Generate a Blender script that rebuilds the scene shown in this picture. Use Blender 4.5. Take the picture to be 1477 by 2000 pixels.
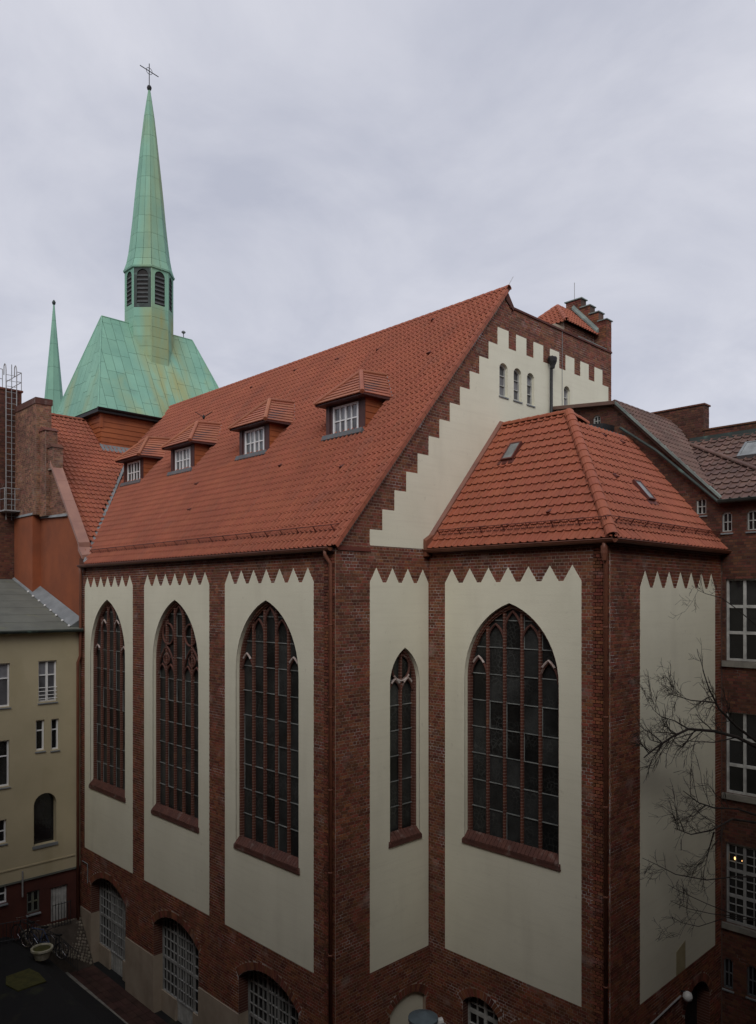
import bpy, bmesh, math, random
import numpy as np
from mathutils import Vector, Matrix
from mathutils.geometry import tessellate_polygon
random.seed(7); rng = np.random.default_rng(7)
for o in list(bpy.data.objects): bpy.data.objects.remove(o)
SC = bpy.context.scene; COL = SC.collection

# ---------------------------------------------------------------- camera, sky, sun, exposure
CAM = (-14.54, -16.56, 16.2)
cd = bpy.data.cameras.new('camera'); co = bpy.data.objects.new('camera', cd); COL.objects.link(co)
cd.sensor_fit = 'HORIZONTAL'; cd.sensor_width = 36; cd.lens = 36*1484/1477.; cd.shift_y = 168/1477.
cd.clip_start = .1; cd.clip_end = 3000
co.location = CAM; co.rotation_euler = (math.radians(90), 0, math.radians(45.5-90)); SC.camera = co
SUN_AZ, SUN_EL = math.radians(222), math.radians(42)     # direction the light comes from (math angle in plan, elevation)
W = bpy.data.worlds.new('World'); SC.world = W; W.use_nodes = True
nt = W.node_tree; nt.nodes.clear(); N = nt.nodes.new; LK = nt.links.new
out = N('ShaderNodeOutputWorld'); bg = N('ShaderNodeBackground'); bg.inputs[1].default_value = .1
sky = N('ShaderNodeTexSky'); sky.sky_type = 'NISHITA'; sky.sun_disc = False
sky.sun_elevation = SUN_EL; sky.sun_rotation = math.radians(90)-SUN_AZ
tc = N('ShaderNodeTexCoord'); sp = N('ShaderNodeSeparateXYZ'); LK(tc.outputs['Generated'], sp.inputs[0])
ab = N('ShaderNodeMath'); ab.operation = 'ABSOLUTE'; LK(sp.outputs[2], ab.inputs[0])
ad = N('ShaderNodeMath'); ad.operation = 'ADD'; ad.inputs[1].default_value = .22; LK(ab.outputs[0], ad.inputs[0])
vm = N('ShaderNodeVectorMath'); vm.operation = 'DIVIDE'; LK(tc.outputs['Generated'], vm.inputs[0])
cb = N('ShaderNodeCombineXYZ')
for i in range(3): LK(ad.outputs[0], cb.inputs[i])
LK(cb.outputs[0], vm.inputs[1])
nz = N('ShaderNodeTexNoise'); nz.inputs['Scale'].default_value = 1.7; nz.inputs['Detail'].default_value = 9; nz.inputs['Roughness'].default_value = .57
nz.inputs['Distortion'].default_value = .5
LK(vm.outputs[0], nz.inputs['Vector'])
cr = N('ShaderNodeValToRGB'); LK(nz.outputs['Fac'], cr.inputs[0])
e = cr.color_ramp.elements; e[0].position = .30; e[0].color = (5.1, 5.3, 6.25, 1); e[1].position = .72; e[1].color = (7.6, 7.65, 8.35, 1)
mx = N('ShaderNodeMixRGB'); mx.inputs[0].default_value = .93; LK(sky.outputs[0], mx.inputs[1]); LK(cr.outputs[0], mx.inputs[2])
LK(mx.outputs[0], bg.inputs[0]); LK(bg.outputs[0], out.inputs[0])
sd = bpy.data.lights.new('sun', 'SUN'); sd.energy = 1.5; sd.angle = math.radians(38); sd.color = (1, .97, .92)
so = bpy.data.objects.new('sun', sd); COL.objects.link(so)
so.rotation_euler = Vector((-math.cos(SUN_AZ)*math.cos(SUN_EL), -math.sin(SUN_AZ)*math.cos(SUN_EL), -math.sin(SUN_EL))).to_track_quat('-Z', 'Y').to_euler()
SC.view_settings.view_transform = 'Standard'; SC.view_settings.look = 'None'; SC.view_settings.exposure = 0; SC.view_settings.gamma = 1
SC.render.engine = 'CYCLES'
SC.render.resolution_x = 756; SC.render.resolution_y = 1024

# ---------------------------------------------------------------- materials
MATS = {}
def mat(name, c, rough=.8, var=.15, scale=3., bump=0., bscale=40., c2=None, spec=.4, piece=0., metal=0., extra=None):
    """principled; c..c2 mixed by world-space noise; 'piece' = per brick/tile variation"""
    m = bpy.data.materials.new(name); m.use_nodes = True; t = m.node_tree; b = t.nodes['Principled BSDF']
    n = t.nodes.new; l = t.links.new
    b.inputs['Roughness'].default_value = rough; b.inputs['Specular IOR Level'].default_value = spec; b.inputs['Metallic'].default_value = metal
    geo = n('ShaderNodeNewGeometry')
    no = n('ShaderNodeTexNoise'); no.inputs['Scale'].default_value = scale; no.inputs['Detail'].default_value = 6; no.inputs['Roughness'].default_value = .6
    l(geo.outputs['Position'], no.inputs['Vector'])
    if c2 is None: c2 = tuple(v*(1-2*var) for v in c); c = tuple(min(1, v*(1+.6*var)) for v in c)
    r = n('ShaderNodeValToRGB'); r.color_ramp.elements[0].position = .34; r.color_ramp.elements[1].position = .66
    r.color_ramp.elements[0].color = (*c2, 1); r.color_ramp.elements[1].color = (*c, 1); l(no.outputs['Fac'], r.inputs[0])
    colr = r.outputs[0]
    if piece:
        oi = n('ShaderNodeObjectInfo'); a = n('ShaderNodeMath'); a.operation = 'ADD'
        l(geo.outputs['Random Per Island'], a.inputs[0]); l(oi.outputs['Random'], a.inputs[1])
        f = n('ShaderNodeMath'); f.operation = 'FRACT'; l(a.outputs[0], f.inputs[0])
        hs = n('ShaderNodeHueSaturation'); mr = n('ShaderNodeMapRange'); mr.inputs[3].default_value = 1-piece; mr.inputs[4].default_value = 1+piece
        l(f.outputs[0], mr.inputs[0]); l(mr.outputs[0], hs.inputs['Value'])
        g = n('ShaderNodeMath'); g.operation = 'MULTIPLY'; g.inputs[1].default_value = 7.31; l(f.outputs[0], g.inputs[0])
        g2 = n('ShaderNodeMath'); g2.operation = 'FRACT'; l(g.outputs[0], g2.inputs[0])
        mh = n('ShaderNodeMapRange'); mh.inputs[3].default_value = .5-.012*min(1, piece*2.5); mh.inputs[4].default_value = .5+.018*min(1, piece*2.5)
        l(g2.outputs[0], mh.inputs[0]); l(mh.outputs[0], hs.inputs['Hue']); l(colr, hs.inputs['Color']); colr = hs.outputs[0]
    if extra: colr = extra(t, geo, colr)
    l(colr, b.inputs['Base Color'])
    if bump:
        nb = n('ShaderNodeTexNoise'); nb.inputs['Scale'].default_value = bscale; nb.inputs['Detail'].default_value = 4; l(geo.outputs['Position'], nb.inputs['Vector'])
        bp = n('ShaderNodeBump'); bp.inputs['Strength'].default_value = bump; bp.inputs['Distance'].default_value = .02
        l(nb.outputs['Fac'], bp.inputs['Height']); l(bp.outputs[0], b.inputs['Normal'])
    MATS[name] = m; return m
def ex_blot(col, lo, hi, scale, amt=1., stretch=(1, 1, 1), off=0.):
    """patches of another colour (bloom, moss, rust, streaks): its own noise, thresholded"""
    def f(t, geo, c):
        n = t.nodes.new; l = t.links.new
        mp = n('ShaderNodeMapping'); mp.inputs['Scale'].default_value = stretch; mp.inputs['Location'].default_value = (off, off*.7, off*.3)
        l(geo.outputs['Position'], mp.inputs['Vector'])
        no = n('ShaderNodeTexNoise'); no.inputs['Scale'].default_value = scale; no.inputs['Detail'].default_value = 5; l(mp.outputs[0], no.inputs['Vector'])
        mr = n('ShaderNodeMapRange'); mr.inputs[1].default_value = lo; mr.inputs[2].default_value = hi; mr.inputs[4].default_value = amt; l(no.outputs['Fac'], mr.inputs[0])
        m = n('ShaderNodeMixRGB'); l(mr.outputs[0], m.inputs[0]); l(c, m.inputs[1]); m.inputs[2].default_value = (*col, 1); return m.outputs[0]
    return f
def ex_stain(t, geo, c):
    """rusty run-off below the lantern on the copper roof"""
    n = t.nodes.new; l = t.links.new
    s = n('ShaderNodeSeparateXYZ'); l(geo.outputs['Position'], s.inputs[0])
    d = n('ShaderNodeMath'); d.operation = 'SUBTRACT'; d.inputs[1].default_value = 8.7; l(s.outputs[0], d.inputs[0])
    a = n('ShaderNodeMath'); a.operation = 'ABSOLUTE'; l(d.outputs[0], a.inputs[0])
    mr = n('ShaderNodeMapRange'); mr.inputs[1].default_value = 2.3; mr.inputs[2].default_value = .6; l(a.outputs[0], mr.inputs[0])
    mz = n('ShaderNodeMapRange'); mz.inputs[1].default_value = 34.2; mz.inputs[2].default_value = 33.2; l(s.outputs[2], mz.inputs[0])
    mp = n('ShaderNodeMapping'); mp.inputs['Scale'].default_value = (1, .3, .16); l(geo.outputs['Position'], mp.inputs['Vector'])
    no = n('ShaderNodeTexNoise'); no.inputs['Scale'].default_value = 1.7; no.inputs['Detail'].default_value = 5; l(mp.outputs[0], no.inputs['Vector'])
    m3 = n('ShaderNodeMapRange'); m3.inputs[1].default_value = .36; m3.inputs[2].default_value = .62; l(no.outputs['Fac'], m3.inputs[0])
    my = n('ShaderNodeMapRange'); my.inputs[1].default_value = 33; my.inputs[2].default_value = 31; l(s.outputs[1], my.inputs[0])
    mm = n('ShaderNodeMath'); mm.operation = 'MULTIPLY'; l(mr.outputs[0], mm.inputs[0]); l(my.outputs[0], mm.inputs[1])
    p = n('ShaderNodeMath'); p.operation = 'MULTIPLY'; l(mm.outputs[0], p.inputs[0]); l(mz.outputs[0], p.inputs[1])
    q = n('ShaderNodeMath'); q.operation = 'MULTIPLY'; l(p.outputs[0], q.inputs[0]); l(m3.outputs[0], q.inputs[1])
    q2 = n('ShaderNodeMath'); q2.operation = 'MULTIPLY'; q2.inputs[1].default_value = .75; l(q.outputs[0], q2.inputs[0])
    m = n('ShaderNodeMixRGB'); l(q2.outputs[0], m.inputs[0]); l(c, m.inputs[1]); m.inputs[2].default_value = (.34, .31, .11, 1); return m.outputs[0]
def ex_chain(*fs):
    def f(t, geo, c):
        for g in fs: c = g(t, geo, c)
        return c
    return f
def ex_joint(pitch, col, width=.12, amt=.8):
    """thin bed joints on moulded-brick ribs (flat mark every 'pitch' metres in z)"""
    def f(t, geo, c):
        n = t.nodes.new; l = t.links.new
        s = n('ShaderNodeSeparateXYZ'); l(geo.outputs['Position'], s.inputs[0])
        d = n('ShaderNodeMath'); d.operation = 'DIVIDE'; d.inputs[1].default_value = pitch; l(s.outputs[2], d.inputs[0])
        fr = n('ShaderNodeMath'); fr.operation = 'FRACT'; l(d.outputs[0], fr.inputs[0])
        lt = n('ShaderNodeMath'); lt.operation = 'LESS_THAN'; lt.inputs[1].default_value = width; l(fr.outputs[0], lt.inputs[0])
        ml = n('ShaderNodeMath'); ml.operation = 'MULTIPLY'; ml.inputs[1].default_value = amt; l(lt.outputs[0], ml.inputs[0])
        m = n('ShaderNodeMixRGB'); l(ml.outputs[0], m.inputs[0]); l(c, m.inputs[1]); m.inputs[2].default_value = (*col, 1); return m.outputs[0]
    return f
mat('brick', (.205, .062, .031), .82, c2=(.128, .041, .025), scale=.9, piece=.40, bump=.5, bscale=60,
    extra=ex_blot((.42, .36, .33), .60, .78, 1.1, .38, (1, 1, 1.6)))
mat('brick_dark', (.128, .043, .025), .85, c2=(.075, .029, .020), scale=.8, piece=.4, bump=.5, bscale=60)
mat('brick_tan', (.27, .125, .075), .85, c2=(.15, .065, .045), scale=.8, piece=.42, bump=.5, bscale=60,
    extra=ex_blot((.40, .34, .28), .60, .78, 1.3, .4))
mat('mortar', (.42, .33, .26), .95, c2=(.24, .165, .12), scale=.7, bump=.3, extra=ex_blot((.62, .58, .56), .53, .66, .9, .9, (1, 1, 1.6)))
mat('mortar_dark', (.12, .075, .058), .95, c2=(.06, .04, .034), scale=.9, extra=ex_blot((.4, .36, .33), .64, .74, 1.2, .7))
mat('mortar_tan', (.36, .29, .23), .95, c2=(.2, .15, .12), scale=.9)
mat('plaster', (.745, .72, .575), .92, c2=(.69, .665, .525), scale=.55, bump=.22, bscale=22,
    extra=ex_chain(ex_blot((.5, .47, .37), .56, .80, 1.2, .30, (1, 1, .22)), ex_blot((.52, .52, .41), .60, .8, .35, .3, off=9), ex_blot((.58, .55, .43), .50, .72, 1., .22, (.5, .5, 10.5), 2.), ex_blot((.42, .39, .30), .66, .80, 5., .35, off=31)))
mat('plaster_base', (.40, .33, .25), .92, c2=(.30, .24, .18), scale=.8, bump=.3, extra=ex_blot((.2, .16, .12), .55, .75, 1.4, .6, (1, 1, .4)))
mat('tile', (.335, .100, .054), .7, c2=(.265, .078, .044), scale=.5, piece=.06, bump=.25, bscale=50, extra=ex_chain(ex_blot((.20, .085, .065), .58, .80, .8, .45), ex_blot((.17, .08, .06), .56, .78, 1.6, .35, (.35, 1.6, .35), 3.), ex_blot((.40, .15, .09), .60, .75, 2.5, .3, off=12.)))
mat('tile_annex', (.305, .083, .040), .65, c2=(.26, .068, .034), scale=.6, piece=.06, bump=.2, bscale=50, extra=ex_chain(ex_blot((.22, .075, .045), .58, .78, 1.5, .4, (.6, .6, .6), 4.), ex_blot((.38, .13, .07), .6, .75, 3., .3, off=8.)))
mat('tile_dormer', (.35, .118, .062), .65, c2=(.28, .09, .05), scale=1.2, piece=.12, bump=.2)
mat('tile_brown', (.155, .085, .066), .6, c2=(.10, .056, .046), scale=.8, piece=.16, bump=.25, extra=ex_blot((.24, .22, .17), .62, .75, 2.2, .6))
mat('underlay', (.05, .022, .016), .95)
mat('mould', (.125, .040, .023), .7, c2=(.075, .025, .017), scale=1.6, extra=ex_chain(ex_blot((.24, .10, .04), .6, .75, 2.0, .5), ex_joint(.094, (.36, .28, .24), .16, .5)))
mat('mould_plain', (.115, .044, .031), .8, c2=(.075, .030, .023), scale=2.5, extra=ex_blot((.30, .25, .22), .58, .75, 3., .5))
mat('mould_pale', (.50, .44, .41), .8, c2=(.30, .2, .17), scale=6.)
mat('copper_green', (.245, .455, .335), .72, c2=(.19, .375, .285), scale=.45, piece=.07, spec=.3,
    extra=ex_chain(ex_stain, ex_blot((.36, .34, .12), .55, .72, .5, .5, (1, 1, .12), 21.), ex_blot((.36, .35, .13), .60, .78, .55, .4, (1, 1, .35)), ex_blot((.12, .2, .165), .62, .8, 1.6, .5, (1, 1, .3), 5.)))
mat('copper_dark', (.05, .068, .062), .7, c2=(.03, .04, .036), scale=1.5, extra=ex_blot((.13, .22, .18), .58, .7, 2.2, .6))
mat('louvre', (.075, .08, .08), .75, c2=(.05, .055, .055), scale=2.)
mat('copper_seam', (.085, .15, .12), .8)
mat('copper_brown', (.36, .185, .13), .5, c2=(.26, .13, .10), scale=1.2, spec=.5)
mat('pipe', (.20, .072, .040), .5, c2=(.14, .050, .030), scale=1.5, spec=.5)
mat('zinc_dull', (.13, .135, .14), .65, c2=(.085, .09, .095), scale=1.5)
mat('zinc', (.23, .245, .25), .55, c2=(.15, .16, .165), scale=1.4, spec=.5)
mat('zinc_green', (.24, .29, .26), .6, c2=(.13, .155, .145), scale=2.)
mat('white_dim', (.33, .33, .32), .6, c2=(.22, .22, .21), scale=3.)
mat('steel', (.33, .33, .33), .45, c2=(.24, .23, .22), scale=4, spec=.5)
mat('iron', (.025, .025, .027), .6, c2=(.012, .012, .013), scale=5)
mat('guard_red', (.115, .030, .022), .6)
mat('white_paint', (.84, .84, .83), .5, c2=(.76, .76, .75), scale=2.)
mat('white_worn', (.50, .50, .47), .65, c2=(.30, .30, .28), scale=3.5)
mat('lead_bar', (.27, .28, .265), .5, c2=(.13, .14, .135), scale=2.)
mat('wood_brown', (.095, .038, .034), .55, c2=(.065, .028, .025), scale=2.5)
mat('cheek', (.36, .100, .030), .6, c2=(.25, .066, .024), scale=1.2)
mat('orange_plaster', (.31, .088, .034), .9, c2=(.20, .060, .028), scale=.5, bump=.2)
mat('red_plaster', (.10, .030, .020), .9, c2=(.062, .020, .015), scale=.8, bump=.2)
mat('house_cream', (.50, .43, .28), .92, c2=(.43, .37, .24), scale=.45, bump=.2, bscale=30, extra=ex_blot((.33, .27, .15), .58, .8, .9, .4, (1, 1, .25)))
mat('felt', (.155, .16, .135), .85, c2=(.10, .105, .09), scale=.6, bump=.3, extra=ex_blot((.2, .2, .1), .6, .75, 1.5, .5))
mat('interior', (.03, .028, .026), .9)
mat('curtain', (.42, .41, .42), .9, c2=(.30, .29, .30), scale=5)
mat('asphalt', (.011, .011, .011), .92, c2=(.008, .008, .009), scale=.5, bump=.5, bscale=30, extra=ex_blot((.04, .042, .018), .60, .72, .8, .7))
mat('cobble', (.22, .19, .145), .85, c2=(.13, .11, .085), scale=2., piece=.3)
mat('pave_red', (.062, .028, .022), .9, c2=(.035, .016, .013), scale=2., bump=.3, piece=.2)
mat('kerb', (.25, .235, .20), .9, c2=(.16, .15, .13), scale=3, bump=.3)
mat('moss', (.07, .066, .016), .95, c2=(.04, .04, .011), scale=6, bump=.6)
mat('bark', (.035, .027, .022), .95, c2=(.018, .014, .012), scale=8, bump=.6)
mat('stone_pot', (.45, .42, .33), .9, c2=(.25, .24, .15), scale=6, bump=.4)
mat('tank', (.12, .16, .18), .55, c2=(.08, .105, .12), scale=3)
mat('rubber', (.012, .012, .012), .8)
mat('bike_blue', (.04, .07, .16), .4)
mat('chrome', (.6, .6, .62), .25, metal=1.)
mat('bird', (.02, .02, .022), .7)
mat('ochre', (.42, .36, .21), .9, c2=(.33, .28, .16), scale=3)
mat('mortar_plain', (.07, .055, .043), .95)
mat('globe', (.75, .75, .72), .3)
_m = mat('lit_bulb', (1, .6, .25), .5); _b = _m.node_tree.nodes['Principled BSDF']; _b.inputs['Emission Color'].default_value = (1, .55, .2, 1); _b.inputs['Emission Strength'].default_value = 2.5
def glassmat(name, c, rough, lead=0., leadcol=(.16, .17, .17), sc=9., spec=.5):
    m = mat(name, c, rough, c2=tuple(v*.45 for v in c), scale=1.3, piece=.55, spec=spec)
    t = m.node_tree; n = t.nodes.new; l = t.links.new; b = t.nodes['Principled BSDF']
    geo = n('ShaderNodeNewGeometry')
    no = n('ShaderNodeTexNoise'); no.inputs['Scale'].default_value = 5; no.inputs['Detail'].default_value = 3; l(geo.outputs['Position'], no.inputs['Vector'])
    bp = n('ShaderNodeBump'); bp.inputs['Strength'].default_value = .25; bp.inputs['Distance'].default_value = .03; l(no.outputs['Fac'], bp.inputs['Height']); l(bp.outputs[0], b.inputs['Normal'])
    if lead:
        src = b.inputs['Base Color'].links[0].from_socket
        vo = n('ShaderNodeTexVoronoi'); vo.feature = 'DISTANCE_TO_EDGE'; vo.inputs['Scale'].default_value = sc; l(geo.outputs['Position'], vo.inputs['Vector'])
        lt = n('ShaderNodeMath'); lt.operation = 'LESS_THAN'; lt.inputs[1].default_value = .05; l(vo.outputs['Distance'], lt.inputs[0])
        n2 = n('ShaderNodeTexNoise'); n2.inputs['Scale'].default_value = .9; l(geo.outputs['Position'], n2.inputs['Vector'])
        mr = n('ShaderNodeMapRange'); mr.inputs[1].default_value = .42; mr.inputs[2].default_value = .65; mr.inputs[4].default_value = lead; l(n2.outputs['Fac'], mr.inputs[0])
        ml = n('ShaderNodeMath'); ml.operation = 'MULTIPLY'; l(lt.outputs[0], ml.inputs[0]); l(mr.outputs[0], ml.inputs[1])
        mx = n('ShaderNodeMixRGB'); l(ml.outputs[0], mx.inputs[0]); l(src, mx.inputs[1]); mx.inputs[2].default_value = (*leadcol, 1); l(mx.outputs[0], b.inputs['Base Color'])
    return m
glassmat('lead_glass', (.030, .032, .031), .28, .5, (.085, .09, .085), 7., spec=.35)
glassmat('glass', (.018, .018, .020), .10)
glassmat('glass_curtain', (.20, .20, .215), .14)
glassmat('glass_pale', (.30, .31, .32), .14)
glassmat('skylight_glass', (.25, .265, .26), .2)

# ---------------------------------------------------------------- object helpers
class Pl:
    """a plane frame: point(u, v, o) = O + u U + v V + o N (N points out of the wall or roof)"""
    def __init__(s, O, U, V, Nn): s.O, s.U, s.V, s.N = Vector(O), Vector(U).normalized(), Vector(V).normalized(), Vector(Nn).normalized()
    def __call__(s, u, v, o=0.): return s.O + s.U*u + s.V*v + s.N*o
def WX(x): return Pl((x, 0, 0), (0, 1, 0), (0, 0, 1), (-1, 0, 0))     # wall facing -X; u = y
def WY(y): return Pl((0, y, 0), (1, 0, 0), (0, 0, 1), (0, -1, 0))     # wall facing -Y; u = x
def link(o, parent=None):
    COL.objects.link(o)
    if parent: o.parent = parent
    return o
def thing(name, label, cat, loc=(0, 0, 0), group=None):
    o = bpy.data.objects.new(name, None); o.empty_display_size = .3; link(o); o.location = loc
    o['label'] = label; o['category'] = cat
    if group: o['group'] = group
    return o
def tag(o, label, cat, group=None):
    o['label'] = label; o['category'] = cat
    if group: o['group'] = group
    return o
class MB:
    def __init__(s): s.v = []; s.f = []
    def poly(s, pts):
        k = len(s.v); s.v += [tuple(p) for p in pts]; s.f.append(tuple(range(k, k+len(pts)))); return s
    def box(s, a, b):
        x0, y0, z0 = (min(a[i], b[i]) for i in range(3)); x1, y1, z1 = (max(a[i], b[i]) for i in range(3))
        return s.hexa([(x0, y0, z0), (x1, y0, z0), (x1, y1, z0), (x0, y1, z0), (x0, y0, z1), (x1, y0, z1), (x1, y1, z1), (x0, y1, z1)])
    def hexa(s, p):
        k = len(s.v); s.v += [tuple(q) for q in p]
        s.f += [tuple(k+i for i in q) for q in ((0, 3, 2, 1), (4, 5, 6, 7), (0, 1, 5, 4), (1, 2, 6, 5), (2, 3, 7, 6), (3, 0, 4, 7))]; return s
    def pbox(s, P, u0, u1, v0, v1, o0, o1):
        return s.hexa([P(u0, v0, o0), P(u1, v0, o0), P(u1, v0, o1), P(u0, v0, o1), P(u0, v1, o0), P(u1, v1, o0), P(u1, v1, o1), P(u0, v1, o1)])
    def prism(s, P, outer, o0, o1, holes=(), back=False):
        loops = [list(outer)] + [list(h) for h in holes]
        tri = tessellate_polygon([[Vector((a, b, 0)) for a, b in lp] for lp in loops])
        flat = [q for lp in loops for q in lp]
        k = len(s.v); s.v += [tuple(P(a, b, o1)) for a, b in flat]; n = len(flat); s.v += [tuple(P(a, b, o0)) for a, b in flat]
        s.f += [tuple(k+i for i in t) for t in tri]
        if back: s.f += [tuple(k+n+i for i in reversed(t)) for t in tri]
        j = k
        for lp in loops:
            m = len(lp)
            for i in range(m): a, b = j+i, j+(i+1) % m; s.f.append((a, b, b+n, a+n))
            j += m
        return s
    def strip(s, P, loop, o0, o1, closed=True):
        m = len(loop)
        for i in range(m if closed else m-1):
            a, b = loop[i], loop[(i+1) % m]; s.poly([P(*a, o0), P(*b, o0), P(*b, o1), P(*a, o1)])
        return s
    def tube(s, pts, r, n=8, cap=True, r2=None):
        pts = [Vector(p) for p in pts]; rings = []; m = len(pts); up = None
        for i, p in enumerate(pts):
            d = (pts[min(i+1, m-1)] - pts[max(i-1, 0)]).normalized()
            if up is None or abs(up.dot(d)) > .98: up = Vector((0, 0, 1)) if abs(d.z) < .9 else Vector((1, 0, 0))
            a = d.cross(up).normalized(); b = a.cross(d); up = b
            rr = r if r2 is None else r+(r2-r)*i/(m-1)
            k = len(s.v); s.v += [tuple(p+(a*math.cos(2*math.pi*j/n)+b*math.sin(2*math.pi*j/n))*rr) for j in range(n)]; rings.append(k)
        for q in range(m-1):
            for j in range(n): s.f.append((rings[q]+j, rings[q]+(j+1) % n, rings[q+1]+(j+1) % n, rings[q+1]+j))
        if cap: s.f.append(tuple(rings[0]+j for j in reversed(range(n)))); s.f.append(tuple(rings[-1]+j for j in range(n)))
        return s
    def lathe(s, c, prof, n=16, off=0.):
        rings = []
        for r, z in prof:
            k = len(s.v); s.v += [(c[0]+r*math.cos(2*math.pi*j/n+off), c[1]+r*math.sin(2*math.pi*j/n+off), z) for j in range(n)]; rings.append(k)
        for q in range(len(rings)-1):
            for j in range(n): s.f.append((rings[q]+j, rings[q]+(j+1) % n, rings[q+1]+(j+1) % n, rings[q+1]+j))
        s.f.append(tuple(rings[0]+j for j in reversed(range(n)))); s.f.append(tuple(rings[-1]+j for j in range(n))); return s
    def mesh(s, name, m):
        me = bpy.data.meshes.new(name); me.from_pydata(s.v, [], s.f); me.materials.append(MATS[m]); me.update(); return me
    def build(s, name, m, parent=None, smooth=False):
        me = s.mesh(name, m)
        if smooth:
            for p in me.polygons: p.use_smooth = True
        return link(bpy.data.objects.new(name, me), parent)
def fixn(o):
    bm = bmesh.new(); bm.from_mesh(o.data); bmesh.ops.recalc_face_normals(bm, faces=bm.faces); bm.to_mesh(o.data); bm.free(); return o
def clip(poly, conv):
    """Sutherland-Hodgman: polygon against a convex one"""
    area = sum(conv[i][0]*conv[(i+1) % len(conv)][1]-conv[(i+1) % len(conv)][0]*conv[i][1] for i in range(len(conv)))
    c = conv if area > 0 else conv[::-1]; res = poly
    for i in range(len(c)):
        a, b = c[i], c[(i+1) % len(c)]; ins = lambda p: (b[0]-a[0])*(p[1]-a[1])-(b[1]-a[1])*(p[0]-a[0]) >= -1e-9
        src, res = res, []
        for j in range(len(src)):
            p, q = src[j], src[(j+1) % len(src)]
            ip, iq = ins(p), ins(q)
            if ip: res.append(p)
            if ip != iq:
                dx, dy = q[0]-p[0], q[1]-p[1]; den = (b[0]-a[0])*dy-(b[1]-a[1])*dx
                t = -((b[0]-a[0])*(p[1]-a[1])-(b[1]-a[1])*(p[0]-a[0]))/den; res.append((p[0]+t*dx, p[1]+t*dy))
        if len(res) < 3: return []
    return res
def parea(p): return abs(sum(p[i][0]*p[(i+1) % len(p)][1]-p[(i+1) % len(p)][0]*p[i][1] for i in range(len(p))))/2
def inside(pt, poly):
    x, y = pt; r = False; n = len(poly)
    for i in range(n):
        (x1, y1), (x2, y2) = poly[i], poly[(i+1) % n]
        if (y1 > y) != (y2 > y) and x < (x2-x1)*(y-y1)/(y2-y1)+x1: r = not r
    return r
def garch(u0, u1, vs, va, vb, n=9):
    """pointed-arch opening outline, counter-clockwise from the lower left"""
    a = (u1-u0)/2; c = (u0+u1)/2; h = va-vs; R = (a*a+h*h)/(2*a); th = math.atan2(h, R-a if R > a else 1e-6); th = math.acos(max(-1, min(1, (R-a)/R)))
    r = [(c+a-R+R*math.cos(th*i/n), vs+R*math.sin(th*i/n)) for i in range(n+1)]
    l = [(2*c-x, y) for x, y in r[:-1]][::-1]
    return [(u0, vb), (u1, vb)] + r + l
def sarch(u0, u1, vs, va, vb, n=10):
    """segmental-arch opening outline"""
    a = (u1-u0)/2; c = (u0+u1)/2; h = va-vs; R = (a*a+h*h)/(2*h); th = math.asin(min(1, a/R)); 
    if h > a: th = math.pi-th
    return [(u0, vb), (u1, vb)] + [(c+R*math.sin(th*(1-2*i/n)), va-R+R*math.cos(th*(1-2*i/n))) for i in range(n+1)]
def inset_arch(u0, u1, vs, va, vb, d, n=9):
    return garch(u0+d, u1-d, vs, va-d*1.25, vb+d, n)

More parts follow.
